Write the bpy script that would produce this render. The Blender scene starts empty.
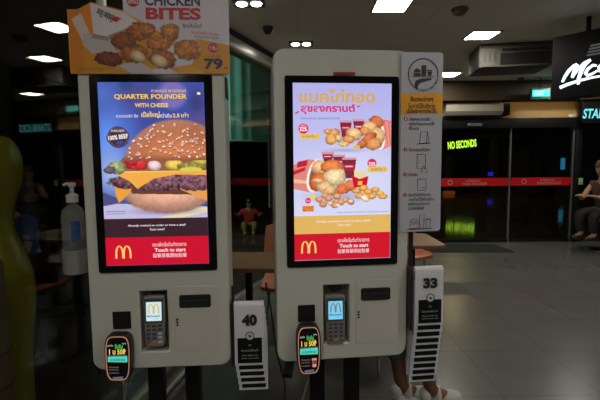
import bpy, bmesh, math, random
import numpy as np
from mathutils import Matrix, Vector

# ------------------------------------------------------------------ camera, world, exposure
SC = bpy.context.scene
FPX, PITCH, ROLL, EYE = 420.0, 0.0872, -0.0106, 1.40
FW = Vector((0, math.cos(PITCH), -math.sin(PITCH)))
UP0 = Vector((0, math.sin(PITCH), math.cos(PITCH)))
RT = math.cos(ROLL) * Vector((1, 0, 0)) + math.sin(ROLL) * UP0
UP = -math.sin(ROLL) * Vector((1, 0, 0)) + math.cos(ROLL) * UP0
cam_d = bpy.data.cameras.new('camera'); cam = bpy.data.objects.new('camera', cam_d)
SC.collection.objects.link(cam); SC.camera = cam
cam_d.sensor_width = 36; cam_d.lens = FPX / 600 * 36; cam_d.clip_start = .05; cam_d.clip_end = 200
m = Matrix((RT, UP, -FW)).transposed().to_4x4(); m.translation = (0, 0, EYE)
cam.matrix_world = m
w = bpy.data.worlds.new('night'); SC.world = w; w.use_nodes = True
w.node_tree.nodes['Background'].inputs[0].default_value = (.10, .12, .14, 1)
w.node_tree.nodes['Background'].inputs[1].default_value = .008
vs = SC.view_settings
vs.view_transform = 'Standard'; vs.look = 'None'; vs.gamma = 1; vs.use_curve_mapping = False; vs.exposure = 0
PANEL_L = 50.0     # radiance of the ceiling light panels
R = math.radians

def ray(px, py): return FW + (px - 300) / FPX * RT - (py - 200) / FPX * UP
def at_y(px, py, Y):
    r = ray(px, py); p = r * (Y / r.y); p.z += EYE; return p
def at_z(px, py, Z):
    r = ray(px, py); p = r * ((Z - EYE) / r.z); p.z += EYE; return p

# ------------------------------------------------------------------ materials
def s2l(c): return c / 12.92 if c <= .04045 else ((c + .055) / 1.055) ** 2.4
def rgb(r, g, b): return (s2l(r / 255), s2l(g / 255), s2l(b / 255), 1)
MC = {}
def mat(name, col=(.5, .5, .5, 1), rough=.5, metal=0, emit=0, ecol=None, noise=0, scale=20, bump=0, spec=.5, coat=0):
    if name in MC: return MC[name]
    mt = bpy.data.materials.new(name); mt.use_nodes = True; nt = mt.node_tree
    b = nt.nodes['Principled BSDF']
    if len(col) == 3: col = (*col, 1)
    b.inputs['Base Color'].default_value = col; b.inputs['Roughness'].default_value = rough
    b.inputs['Metallic'].default_value = metal; b.inputs['Specular IOR Level'].default_value = spec
    b.inputs['Coat Weight'].default_value = coat
    if emit:
        b.inputs['Emission Color'].default_value = ecol or col; b.inputs['Emission Strength'].default_value = emit
    if noise or bump:
        tc = nt.nodes.new('ShaderNodeTexCoord'); n = nt.nodes.new('ShaderNodeTexNoise')
        n.inputs['Scale'].default_value = scale; n.inputs['Detail'].default_value = 4
        nt.links.new(tc.outputs['Object'], n.inputs['Vector'])
        if noise:
            mr = nt.nodes.new('ShaderNodeMapRange')
            mr.inputs['To Min'].default_value = 1 - noise; mr.inputs['To Max'].default_value = 1 + noise
            nt.links.new(n.outputs['Fac'], mr.inputs['Value'])
            mx = nt.nodes.new('ShaderNodeVectorMath'); mx.operation = 'SCALE'
            mx.inputs[0].default_value = col[:3]
            nt.links.new(mr.outputs[0], mx.inputs['Scale']); nt.links.new(mx.outputs[0], b.inputs['Base Color'])
        if bump:
            bp = nt.nodes.new('ShaderNodeBump'); bp.inputs['Strength'].default_value = bump
            bp.inputs['Distance'].default_value = .01
            nt.links.new(n.outputs['Fac'], bp.inputs['Height']); nt.links.new(bp.outputs[0], b.inputs['Normal'])
    MC[name] = mt; return mt

def glow(name, r, g, b, s=1.0):                         # a self-lit sign face
    mt = mat(name, (.01, .01, .01, 1), .4, emit=s, ecol=rgb(r, g, b)); mt.cycles.emission_sampling = 'NONE'; return mt
def paint_mat(name, lit):                               # printed or displayed picture held in a colour attribute
    mt = bpy.data.materials.new(name); mt.use_nodes = True; nt = mt.node_tree; b = nt.nodes['Principled BSDF']
    a = nt.nodes.new('ShaderNodeAttribute'); a.attribute_name = 'art'
    if lit:
        b.inputs['Base Color'].default_value = (.005, .005, .005, 1); b.inputs['Roughness'].default_value = .3
        b.inputs['Specular IOR Level'].default_value = .2
        nt.links.new(a.outputs['Color'], b.inputs['Emission Color']); b.inputs['Emission Strength'].default_value = 1
        mt.cycles.emission_sampling = 'NONE'
    else:
        nt.links.new(a.outputs['Color'], b.inputs['Base Color']); b.inputs['Roughness'].default_value = .45
    return mt
def glass_mat(name, ior=1.5, tint=(.9, .95, .93, 1), boost=1.0):
    mt = bpy.data.materials.new(name); mt.use_nodes = True; nt = mt.node_tree; nt.nodes.clear()
    o = nt.nodes.new('ShaderNodeOutputMaterial'); mx = nt.nodes.new('ShaderNodeMixShader')
    t = nt.nodes.new('ShaderNodeBsdfTransparent'); t.inputs[0].default_value = tint
    g = nt.nodes.new('ShaderNodeBsdfGlossy'); g.inputs['Roughness'].default_value = .01
    g.inputs[0].default_value = (boost, boost, boost, 1)
    # two-sided Schlick reflectance so that thin panes do not trap light inside themselves
    ge = nt.nodes.new('ShaderNodeNewGeometry'); dt = nt.nodes.new('ShaderNodeVectorMath'); dt.operation = 'DOT_PRODUCT'
    nt.links.new(ge.outputs['Normal'], dt.inputs[0]); nt.links.new(ge.outputs['Incoming'], dt.inputs[1])
    f0 = ((ior - 1) / (ior + 1)) ** 2; prev = dt.outputs['Value']
    for op, val in (('ABSOLUTE', 0), ('SUBTRACT', 1), ('POWER', 5), ('MULTIPLY', 1 - f0), ('ADD', f0)):
        q = nt.nodes.new('ShaderNodeMath'); q.operation = op
        if op == 'SUBTRACT': q.inputs[0].default_value = 1; nt.links.new(prev, q.inputs[1])
        else: nt.links.new(prev, q.inputs[0]); q.inputs[1].default_value = val
        prev = q.outputs[0]
    nt.links.new(prev, mx.inputs[0]); nt.links.new(t.outputs[0], mx.inputs[1]); nt.links.new(g.outputs[0], mx.inputs[2])
    nt.links.new(mx.outputs[0], o.inputs[0]); return mt
def tile_mat(name, c1, c2, size, rough, gap=.012, off=0, wavy=.15):
    mt = bpy.data.materials.new(name); mt.use_nodes = True; nt = mt.node_tree; b = nt.nodes['Principled BSDF']
    tc = nt.nodes.new('ShaderNodeTexCoord'); br = nt.nodes.new('ShaderNodeTexBrick')
    br.offset = off; br.inputs['Scale'].default_value = 1; br.inputs['Brick Width'].default_value = size
    br.inputs['Row Height'].default_value = size; br.inputs['Mortar Size'].default_value = gap
    br.inputs['Mortar Smooth'].default_value = .3
    br.inputs['Color1'].default_value = c1; br.inputs['Color2'].default_value = tuple(x * .93 for x in c1[:3]) + (1,)
    br.inputs['Mortar'].default_value = c2
    n = nt.nodes.new('ShaderNodeTexNoise'); n.inputs['Scale'].default_value = 3; n.inputs['Detail'].default_value = 6
    mr = nt.nodes.new('ShaderNodeMapRange'); mr.inputs['To Min'].default_value = 1 - wavy; mr.inputs['To Max'].default_value = 1 + wavy
    vm = nt.nodes.new('ShaderNodeVectorMath'); vm.operation = 'SCALE'
    L = nt.links.new
    L(tc.outputs['Object'], br.inputs['Vector']); L(tc.outputs['Object'], n.inputs['Vector']); L(n.outputs['Fac'], mr.inputs['Value'])
    L(br.outputs['Color'], vm.inputs[0]); L(mr.outputs[0], vm.inputs['Scale']); L(vm.outputs[0], b.inputs['Base Color'])
    b.inputs['Roughness'].default_value = rough
    return mt

# ------------------------------------------------------------------ mesh builder
COL = SC.collection
class MB:
    def __init__(s): s.v = []; s.f = []; s.mi = []; s.ms = []; s.sm = []
    def _m(s, mt):
        if mt not in s.ms: s.ms.append(mt)
        return s.ms.index(mt)
    def add(s, vs_, fs, mt, M=None, smooth=False):
        o = len(s.v); i = s._m(mt)
        s.v += [tuple(M @ Vector(p)) if M is not None else tuple(p) for p in vs_]
        for f in fs: s.f.append([o + k for k in f]); s.mi.append(i); s.sm.append(smooth)
        return s
    def box(s, lo, hi, mt, M=None, bev=0, rot=None):
        bm = bmesh.new(); bmesh.ops.create_cube(bm, size=1)
        c = [(a + b) / 2 for a, b in zip(lo, hi)]; d = [abs(b - a) for a, b in zip(lo, hi)]
        for v in bm.verts: v.co = Vector([v.co[k] * d[k] + c[k] for k in range(3)])
        if bev: bmesh.ops.bevel(bm, geom=bm.edges[:], offset=min(bev, min(d) * .45), segments=2, affect='EDGES', profile=.5)
        return s.bm(bm, mt, M, bool(bev))
    def bm(s, bm, mt, M=None, smooth=False):
        bm.verts.index_update()
        s.add([v.co.copy() for v in bm.verts], [[v.index for v in f.verts] for f in bm.faces], mt, M, smooth); bm.free(); return s
    def tube(s, pts, r, mt, M=None, n=10, caps=True):
        pts = [Vector(p) for p in pts]; rs = r if isinstance(r, (list, tuple)) else [r] * len(pts)
        V = []; F = []; up = None
        for i, p in enumerate(pts):
            t = (pts[min(i + 1, len(pts) - 1)] - pts[max(i - 1, 0)]).normalized()
            if up is None: up = t.orthogonal().normalized()
            up = (up - t * up.dot(t)).normalized(); sd = t.cross(up)
            for k in range(n):
                a = 2 * math.pi * k / n; V.append(p + (up * math.cos(a) + sd * math.sin(a)) * rs[i])
        for i in range(len(pts) - 1):
            for k in range(n): F.append([i * n + k, i * n + (k + 1) % n, (i + 1) * n + (k + 1) % n, (i + 1) * n + k])
        if caps: F += [list(range(n))[::-1], [(len(pts) - 1) * n + k for k in range(n)]]
        return s.add(V, F, mt, M, True)
    def lathe(s, prof, mt, c=(0, 0, 0), M=None, n=24, sx=1, sy=1):
        V = []; F = []
        for r_, z in prof:
            for k in range(n):
                a = 2 * math.pi * k / n; V.append((c[0] + r_ * math.cos(a) * sx, c[1] + r_ * math.sin(a) * sy, c[2] + z))
        for i in range(len(prof) - 1):
            for k in range(n): F.append([i * n + k, i * n + (k + 1) % n, (i + 1) * n + (k + 1) % n, (i + 1) * n + k])
        F += [list(range(n))[::-1], [(len(prof) - 1) * n + k for k in range(n)]]
        return s.add(V, F, mt, M, True)
    def ball(s, c, r, mt, M=None, n=14):
        bm = bmesh.new(); bmesh.ops.create_uvsphere(bm, u_segments=n, v_segments=n * 2 // 3, radius=1)
        r = r if isinstance(r, (list, tuple)) else (r, r, r)
        for v in bm.verts: v.co = Vector([v.co[k] * r[k] + c[k] for k in range(3)])
        return s.bm(bm, mt, M, True)
    def plate(s, loops, y0, y1, mt, bev=0.0, M=None):   # outline (with holes) in x,z, thick from y0 to y1
        me = curve_plate(tuple(tuple(map(tuple, l)) for l in loops), abs(y1 - y0), bev)
        yc = (y0 + y1) / 2
        s.add([(v[0], yc - v[2], v[1]) for v in me[0]], me[1], mt, M, False); return s
    def build(s, name, parent=None, loc=None, rz=0):
        me = bpy.data.meshes.new(name); me.from_pydata(s.v, [], s.f)
        for m_ in s.ms: me.materials.append(m_)
        me.polygons.foreach_set('material_index', s.mi); me.polygons.foreach_set('use_smooth', s.sm)
        me.validate(); me.update()
        bmx = bmesh.new(); bmx.from_mesh(me); bmesh.ops.recalc_face_normals(bmx, faces=bmx.faces[:])
        for e in bmx.edges:
            if len(e.link_faces) == 2 and e.calc_face_angle(0) > .6: e.smooth = False
        bmx.to_mesh(me); bmx.free()
        o = bpy.data.objects.new(name, me); COL.objects.link(o)
        if parent is not None: o.parent = parent
        if loc is not None: o.location = loc
        o.rotation_euler.z = rz
        return o

def from_curve(cu):
    o = bpy.data.objects.new('tmp', cu); COL.objects.link(o); bpy.context.view_layer.update()
    me = bpy.data.meshes.new_from_object(o.evaluated_get(bpy.context.evaluated_depsgraph_get()))
    V = [tuple(v.co) for v in me.vertices]; F = [list(p.vertices) for p in me.polygons]
    bpy.data.objects.remove(o); bpy.data.meshes.remove(me); bpy.data.curves.remove(cu)
    return V, F
_cp = {}
def curve_plate(loops, depth, bev):
    k = (loops, depth, bev)
    if k in _cp: return _cp[k]
    cu = bpy.data.curves.new('plate', 'CURVE'); cu.dimensions = '2D'; cu.fill_mode = 'BOTH'
    cu.extrude = max(depth / 2 - bev, 1e-5); cu.bevel_depth = bev; cu.bevel_resolution = 2; cu.offset = -bev
    for l in loops:
        sp = cu.splines.new('POLY'); sp.points.add(len(l) - 1); sp.use_cyclic_u = True
        for i, p in enumerate(l): sp.points[i].co = (p[0], p[1], 0, 1)
    _cp[k] = from_curve(cu); return _cp[k]
def rrect(x0, z0, x1, z1, r=0.0, n=6):
    if r <= 0: return [(x0, z0), (x1, z0), (x1, z1), (x0, z1)]
    P = []
    for cx, cz, a0 in ((x1 - r, z0 + r, -90), (x1 - r, z1 - r, 0), (x0 + r, z1 - r, 90), (x0 + r, z0 + r, 180)):
        for i in range(n + 1):
            a = R(a0 + 90 * i / n); P.append((cx + r * math.cos(a), cz + r * math.sin(a)))
    return P
_tx = {}
def text_geo(t, bold=0.0, shear=0.0):
    k = (t, bold, shear)
    if k in _tx: return _tx[k]
    cu = bpy.data.curves.new('t', 'FONT'); cu.body = t; cu.offset = bold; cu.shear = shear; cu.resolution_u = 3
    V, F = from_curve(cu); _tx[k] = (V, F); return V, F
def put_text(mb, t, x0, x1, zt, zb, y, mt, bold=.0, shear=0.0, keep=False, M=None):
    """lettering fitted to the box x0..x1, zb..zt on a plane facing -y"""
    V, F = text_geo(t, bold, shear)
    if not V: return
    a = min(v[0] for v in V); b = max(v[0] for v in V); c = min(v[1] for v in V); d = max(v[1] for v in V)
    sx = (x1 - x0) / (b - a); sz = (zt - zb) / (d - c)
    mb.add([(x0 + (v[0] - a) * sx, y, zb + (v[1] - c) * sz) for v in V], F, mt, M)
def stroke(mb, pts, wd, y, mt, M=None):                 # flat ribbon following points (x, z)
    L = []; Rr = []
    for i, p in enumerate(pts):
        q0 = pts[max(i - 1, 0)]; q1 = pts[min(i + 1, len(pts) - 1)]
        dx, dz = q1[0] - q0[0], q1[1] - q0[1]; l = math.hypot(dx, dz) or 1
        w_ = wd[i] if isinstance(wd, (list, tuple)) else wd
        L.append((p[0] - dz / l * w_ / 2, y, p[1] + dx / l * w_ / 2)); Rr.append((p[0] + dz / l * w_ / 2, y, p[1] - dx / l * w_ / 2))
    n = len(pts)
    mb.add(L + Rr, [[i, i + 1, n + i + 1, n + i] for i in range(n - 1)], mt, M)
def disc(mb, cx, cz, r, y, mt, r_in=0, n=28, sx=1, M=None):
    o = [(cx + r * sx * math.cos(2 * math.pi * i / n), y, cz + r * math.sin(2 * math.pi * i / n)) for i in range(n)]
    if r_in:
        i_ = [(cx + r_in * sx * math.cos(2 * math.pi * i / n), y, cz + r_in * math.sin(2 * math.pi * i / n)) for i in range(n)]
        mb.add(o + i_, [[k, (k + 1) % n, n + (k + 1) % n, n + k] for k in range(n)], mt, M)
    else: mb.add(o, [list(range(n))], mt, M)
def flat(mb, pts, y, mt, M=None): mb.add([(p[0], y, p[1]) for p in pts], [list(range(len(pts)))], mt, M)
def arches(mb, x0, x1, zt, zb, y, mt, M=None, th=.125):  # the two yellow arches
    w_ = (x1 - x0) / 2; t = (x1 - x0) * th
    for k in range(2):
        cx = x0 + w_ * (k + .5); P = []; W = []
        for i in range(21):
            a = math.pi * i / 20; c = math.cos(a)
            P.append((cx - c * (w_ / 2 - t * .22), zb + (zt - zb) * (math.sin(a) ** .62) - t * .3 * math.sin(a)))
            W.append(t * (.62 + .38 * abs(c)))
        stroke(mb, P, W, y - .0002 * k, mt, M)

# ------------------------------------------------------------------ object helpers
def tag(o, label=None, cat=None, group=None, kind=None):
    if label: o['label'] = label
    if cat: o['category'] = cat
    if group: o['group'] = group
    if kind: o['kind'] = kind
    return o
def thing(name, label, cat, loc=(0, 0, 0), rz=0, group=None):
    o = bpy.data.objects.new(name, None); COL.objects.link(o); o.empty_display_size = .1
    o.location = loc; o.rotation_euler = (0, 0, rz); return tag(o, label, cat, group)
def struct(o): return tag(o, kind='structure')
def copy_tree(o, parent=None):
    c = o.copy(); COL.objects.link(c); c.parent = parent
    for ch in [x for x in bpy.data.objects if x.parent == o and x is not c]: copy_tree(ch, c)
    return c

# ------------------------------------------------------------------ painter for printed and displayed pictures
class Art:
    def __init__(s, w_, h_, ss, seed=1):
        s.w, s.h = w_, h_; s.nx, s.ny = int(w_ * ss) + 1, int(h_ * ss) + 1
        s.X, s.Y = np.meshgrid(np.linspace(0, w_, s.nx), np.linspace(0, h_, s.ny))
        s.im = np.zeros((s.ny, s.nx, 3)); s.rs = np.random.RandomState(seed)
        s.n1 = s.noise(7); s.n2 = s.noise(2.2); s.n3 = s.noise(1.0)
    def noise(s, cell):
        gx, gy = int(s.w / cell) + 3, int(s.h / cell) + 3; g = s.rs.rand(gy, gx)
        x = s.X / cell; y = s.Y / cell; xi = x.astype(int); yi = y.astype(int); fx = x - xi; fy = y - yi
        fx = fx * fx * (3 - 2 * fx); fy = fy * fy * (3 - 2 * fy)
        return (g[yi, xi] * (1 - fx) * (1 - fy) + g[yi, xi + 1] * fx * (1 - fy) + g[yi + 1, xi] * (1 - fx) * fy + g[yi + 1, xi + 1] * fx * fy)
    def mix(s, a, c):
        c = np.array(c, float) / 255 if not isinstance(c, np.ndarray) else c
        s.im = s.im * (1 - a[..., None]) + c * a[..., None]
    def rect(s, x0, y0, x1, y1, c): s.mix(((s.X >= x0) & (s.X < x1) & (s.Y >= y0) & (s.Y < y1)) * 1.0, c)
    def _e(s, cx, cy, rx, ry, rot):
        a = R(rot); dx = s.X - cx; dy = s.Y - cy
        u = (dx * math.cos(a) + dy * math.sin(a)) / rx; v = (-dx * math.sin(a) + dy * math.cos(a)) / ry
        return u, v
    def ell(s, cx, cy, rx, ry, c, rot=0, soft=.08, al=1.0):
        u, v = s._e(cx, cy, rx, ry, rot); d = np.sqrt(u * u + v * v)
        s.mix(np.clip((1 - d) / soft, 0, 1) * al, c)
    def inside(s, pts):
        ins = np.zeros(s.X.shape, bool); n = len(pts)
        for i in range(n):
            x0, y0 = pts[i]; x1, y1 = pts[(i + 1) % n]
            if y0 == y1: continue
            c = ((y0 > s.Y) != (y1 > s.Y)) & (s.X < (x1 - x0) * (s.Y - y0) / (y1 - y0) + x0); ins ^= c
        return ins
    def poly(s, pts, c, al=1.0): s.mix(s.inside(pts) * al, c)
    def food(s, cx, cy, rx, ry, c, rot=0, rough=.35, bump=.22, clip=None):
        """a lumpy piece: irregular edge, mottled, rounder toward its rim"""
        u, v = s._e(cx, cy, rx, ry, rot); d = np.sqrt(u * u + v * v) + (s.n1 - .5) * rough * .5 + (s.n2 - .5) * rough * .5
        sh = 1.12 - .40 * np.clip(d, 0, 1) ** 2 - .14 * v + (s.n2 - .5) * bump * 1.1 + (s.n3 - .5) * bump * .55
        a = np.clip((1 - d) / .12, 0, 1)
        if clip is not None: a = a * clip
        c3 = np.clip(np.array(c, float)[None, None] / 255 * sh[..., None], 0, 1); s.mix(a, c3)
    def mesh(s, name, wm, hm, mt, parent, y=0, x_off=0, z_off=0):
        lin = np.where(s.im <= .04045, s.im / 12.92, ((np.clip(s.im, 0, 1) + .055) / 1.055) ** 2.4)
        V = np.stack([s.X / s.w * wm + x_off, np.zeros_like(s.X) + y, z_off - s.Y / s.h * hm], -1).reshape(-1, 3)
        i = np.arange(s.nx * s.ny).reshape(s.ny, s.nx)
        F = np.stack([i[:-1, :-1], i[1:, :-1], i[1:, 1:], i[:-1, 1:]], -1).reshape(-1, 4)
        me = bpy.data.meshes.new(name); me.from_pydata(V.tolist(), [], F.tolist())
        at = me.color_attributes.new('art', 'FLOAT_COLOR', 'POINT')
        at.data.foreach_set('color', np.concatenate([lin.reshape(-1, 3), np.ones((len(V), 1))], 1).astype(np.float32).ravel())
        me.materials.append(mt); me.update()
        o = bpy.data.objects.new(name, me); COL.objects.link(o); o.parent = parent; return o

SCREEN = paint_mat('screen_picture', True); PRINT = paint_mat('printed_picture', False)

# ================================================================== SETTING
M_floor = tile_mat('floor_tiles', (.126, .126, .114, 1), (.08, .08, .073, 1), .6, .27, .004)
M_ceil = tile_mat('ceiling_boards', (.86, .84, .73, 1), (.72, .70, .60, 1), 1.2, .9, .006, wavy=.06)
M_black = mat('black_paint', (.006, .006, .0065), .55, spec=.25)
M_dark = mat('dark_wall', (.02, .019, .018), .7, noise=.2, scale=4)
M_hall = mat('hall_floor', (.05, .022, .010), .07, noise=.35, scale=1.2)
M_out = mat('outside_floor', (.030, .014, .008), .35, noise=.4, scale=5)
M_chrome = mat('chrome', (.55, .55, .56), .22, 1)
M_alu = mat('brushed_aluminium', (.62, .60, .56), .35, 1, noise=.08, scale=30)
M_wood = mat('light_wood', (.24, .13, .065), .35, noise=.15, scale=9)
M_beige = mat('beige_laminate', (.52, .34, .13), .55, noise=.06, scale=6)
M_glass = glass_mat('window_glass', 1.6, (.74, .78, .76, 1), 1.0); M_doorglass = glass_mat('door_glass', 1.45, (.80, .84, .80, 1), .8)

CZ = 2.70                                  # ceiling height
def gx(y): return -1.3295 + .15325 * y      # line of the side glass wall
GA = (gx(-3.5), -3.5); GB = (gx(4.1), 4.1); GC = (.42, 7.2)
rm = 7.0
def prism(poly, z0, z1, mt, name):
    n = len(poly); b = MB()
    b.add([(x, y, z0) for x, y in poly] + [(x, y, z1) for x, y in poly],
          [list(range(n))[::-1], [n + i for i in range(n)]] + [[i, (i + 1) % n, n + (i + 1) % n, n + i] for i in range(n)], mt)
    return b.build(name)
room = [GA, (rm, -3.5), (rm, 7.2), GC, GB]
struct(prism(room, -.08, 0, M_floor, 'floor'))
struct(prism(room, CZ, CZ + .1, M_ceil, 'ceiling'))
struct(MB().box((-8, -3.6, -.12), (1.2, 12, -.085), M_out).build('floor_outside'))
struct(MB().box((-8, 7.3, -.10), (19, 31, -.005), M_hall).build('floor_hall'))
struct(MB().box((-9, 31, -.1), (20, 31.2, 7), M_dark).build('wall_hall'))
struct(MB().box((-8.2, -3.6, -.1), (-8, 31, 6), M_dark).build('wall_outside'))
struct(MB().box((-8, 7.3, 4.2), (19, 31, 4.3), M_dark).build('ceiling_hall'))
struct(MB().box((-2.0, -3.65, 0), (rm, -3.5, CZ), mat('back_wall_paint', (.16, .14, .12), .7, noise=.1)).build('wall_back'))
struct(MB().box((rm, -3.6, 0), (rm + .1, 7.4, CZ), mat('side_wall_paint', (.10, .09, .08), .7, noise=.1)).build('wall_right'))

# side glass wall: two runs, with rails and uprights
def run(p, q, name, n):
    d = Vector((q[0] - p[0], q[1] - p[1], 0)); L = d.length; ang = math.atan2(d.y, d.x)
    g = struct(MB().box((0, -.006, .02), (L, .006, CZ - .16), M_glass).build(name, loc=(p[0], p[1], 0), rz=ang))
    b = MB()
    b.box((0, -.035, -.02), (L, .035, .05), M_alu, bev=.006)
    b.box((0, -.05, CZ - .19), (L, .10, CZ - .07), M_alu, bev=.012)
    b.box((0, -.03, CZ - .07), (L, .05, CZ), M_dark)
    b.tube([(0, -.06, CZ - .20), (L, -.06, CZ - .20)], .022, M_alu)
    for i in range(n + 1):
        x = L * i / n
        b.box((x - .012, -.02, .03), (x + .012, .02, CZ - .12), M_alu if i else M_black)
    b.build('trim_' + name.split('_')[1], parent=g)
run(GA, GB, 'window_1', 4)
t = thing('bumper_rail', 'low chrome rail on the floor along the side glass behind the burger kiosk', 'rail', (0, 0, 0))
MB().tube([(gx(1.9) + .17, 1.95, .05), (gx(3.3) + .17, 3.3, .05)], .019, M_alu).build('tube', t)
for y_ in (2.0, 3.2): MB().box((gx(y_) + .155, y_ - .015, 0), (gx(y_) + .185, y_ + .015, .04), M_chrome).build('foot', t)
run(GB, GC, 'window_2', 3)

# entrance front: fascia, header, posts, glass leaves with a red warning band
Y0 = 7.2
def zy(py, Y=Y0): return at_y(500, py, Y).z
zh0, zh1 = zy(118.5), zy(128.5)
struct(MB().box((.3, 6.92, zy(100, 6.92)), (rm, 7.2, CZ), mat('fascia_board', (.06, .036, .014), .6, noise=.05)).build('trim_1'))
struct(MB().box((.3, 7.2, zh0), (rm, 7.32, CZ), M_beige).build('wall_front'))
struct(MB().box((.3, 7.12, zh1), (5.0, 7.3, zh0), M_black, bev=.005).build('trim_2'))
xp0 = at_y(571.5, 200, Y0).x; xp1 = at_y(577.5, 200, Y0).x; xm = at_y(509.3, 200, Y0).x
struct(MB().box((xp0, 7.14, 0), (xp1, 7.3, zh1), M_black, bev=.004).build('trim_3'))
struct(MB().box((.40, 7.14, 0), (.50, 7.3, zh1), M_black, bev=.004).build('trim_4'))
M_red = mat('red_film', rgb(205, 18, 26), .4, noise=.03); M_pale = mat('pale_print', (.75, .55, .5), .5)
M_redw = mat('red_film_lettering', rgb(235, 190, 180), .4)
zb1, zb0 = zy(177.8), zy(185.8)
def leaf(x0, x1, name, words_at):
    g = MB().box((x0, 7.205, .03), (x1, 7.222, zh1), M_doorglass).build(name); struct(g)
    b = MB(); b.box((x0, 7.195, .0), (x1, 7.23, .06), M_black)
    b.box((x1 - .018, 7.19, .0), (x1 + .004, 7.235, zh1), mat('door_edge', (.14, .14, .13), .4)); b.build('door_frame', g)
    r = MB().box((x0, 7.196, zb0), (x1 - .004, 7.203, zb1), M_red).build('red_band', g)
    t = MB()
    for a, c in words_at:
        put_text(t, 'ระวังกระจก', at_y(a + 3, 180, Y0).x, at_y(c - 7, 180, Y0).x, zb1 - .015, (zb0 + zb1) / 2 + .004, 7.194, M_redw)
        put_text(t, 'PLEASE PUSH DOOR', at_y(a, 180, Y0).x, at_y(c, 180, Y0).x, (zb0 + zb1) / 2 - .008, zb0 + .02, 7.194, M_redw)
        q = at_y(a - 13, 181.5, Y0).x; disc(t, q, (zb0 + zb1) / 2, .042, 7.194, M_redw, .032)
    t.build('band_lettering', g); return g
leaf(.5, xm, 'door_1', [(463, 487)]); leaf(xm + .02, xp0, 'door_2', [(537, 561)])
tag(MB().box((xp1 - .045, 7.11, zb0 + .01), (xp1 + .02, 7.14, zb1 - .015), mat('pale_green_plastic', (.45, .6, .2), .4), bev=.004).build('door_button'),
    'small pale green button plate on the black door post', 'button')
# small word plate above the doors
t_ = MB(); a_, c_ = at_y(465, 125, Y0), at_y(480, 125, Y0)
t_.box((a_.x, 7.10, a_.z - .035), (c_.x, 7.119, a_.z + .025), M_black)
put_text(t_, 'PRIVILEGE', a_.x + .01, c_.x - .01, a_.z + .018, a_.z - .025, 7.098, mat('white_print', (.6, .6, .6), .5))
tag(t_.build('name_plate'), 'tiny pale lettered plate on the black beam over the glass doors', 'sign')
wp = at_y(572, 116, 7.18)
tag(MB().box((wp.x - .06, 7.17, wp.z - .035), (wp.x + .06, 7.199, wp.z + .03), mat('white_paper', (.75, .65, .5), .6), bev=.003).build('wall_label'),
    'small whitish label at the right end of the lit beige wall', 'label')
# door mat
mp = [at_z(425, 252.5, 0), at_z(515, 252.5, 0), at_z(494, 244.6, 0), at_z(425, 244.6, 0)]
mb = MB(); n_ = 4
mb.add([(p.x, p.y, .001) for p in mp] + [(p.x, p.y, .012) for p in mp],
       [[3, 2, 1, 0], [4, 5, 6, 7]] + [[i, (i + 1) % 4, 4 + (i + 1) % 4, 4 + i] for i in range(4)], mat('mat_pile', (.02, .022, .018), .9, noise=.3, scale=80, bump=.4))
tag(mb.build('door_mat'), 'dark grey door mat lying inside the glass doors', 'mat')

# ceiling light panels
M_panel = mat('light_diffuser', (.8, .8, .8), .4, emit=PANEL_L, ecol=(1, .96, .86, 1))
M_pfr = mat('light_frame', (.55, .52, .46), .5)
def panel(x, y, label, s=.135, group=None):
    t = thing('ceiling_light', label, 'ceiling light', (x, y, CZ), 0, group)
    b = MB(); b.plate([rrect(-s - .02, -s - .02, s + .02, s + .02), rrect(-s, -s, s, s)][:1] , 0, .012, M_pfr)
    v = [(p[0], p[2], -.012 - p[1] + .012) for p in b.v]
    f = MB(); 
    for q in ((-s - .02, -s - .02, s + .02, -s), (-s - .02, s, s + .02, s + .02), (-s - .02, -s, -s, s), (s, -s, s + .02, s)):
        f.box((q[0], q[1], -.014), (q[2], q[3], 0), M_pfr)
    f.build('frame', t); MB().box((-s, -s, -.009), (s, s, -.003), M_panel).build('diffuser', t)
    return t
panel(.775, 3.60, 'square white ceiling light panel nearest above the right kiosk')
panel(1.885, 4.45, 'square white ceiling light panel beside the ceiling air conditioner', .13)
panel(4.3, 6.3, 'square ceiling light panel hidden by the black hanging sign', .14)
p_ = at_z(448, 74, CZ); panel(p_.x, p_.y, 'small square ceiling light just right of the tall instruction sign', .14)
panel(4.9, 4.7, 'square ceiling light panel beyond the right edge of the picture')
for i, (x, y) in enumerate(((-.5, -.1), (1.6, .6), (3.6, 1.6), (.1, -1.2), (2.3, -1.0), (4.4, -1.2), (-1.2, -2.6))):
    panel(x, y, 'square white ceiling light panel in the ceiling behind the viewer', group='ceiling lights behind the viewer')
# twin downlights
p_ = at_z(249, 3, CZ)
t = thing('twin_downlight', 'pair of round downlights in one dark housing near the window rail', 'ceiling light', (p_.x, p_.y, CZ))
MB().box((-.13, -.09, -.006), (.13, .09, 0), mat('housing_grey', (.10, .10, .09), .5), bev=.003).build('housing', t)
for s_ in (-1, 1):
    MB().lathe([(.0, -.016), (.04, -.016), (.045, -.006), (.045, -.004)], mat('lamp_lens', (.8, .8, .8), .4, emit=16, ecol=(1, .95, .86, 1)), (s_ * .06, 0, 0)).build('lamp', t)
p_ = at_z(301, 43.5, CZ)
t2 = copy_tree(t); t2.location = (p_.x, p_.y, CZ); t2['label'] = 'pair of round downlights just above the top of the right kiosk'
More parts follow.
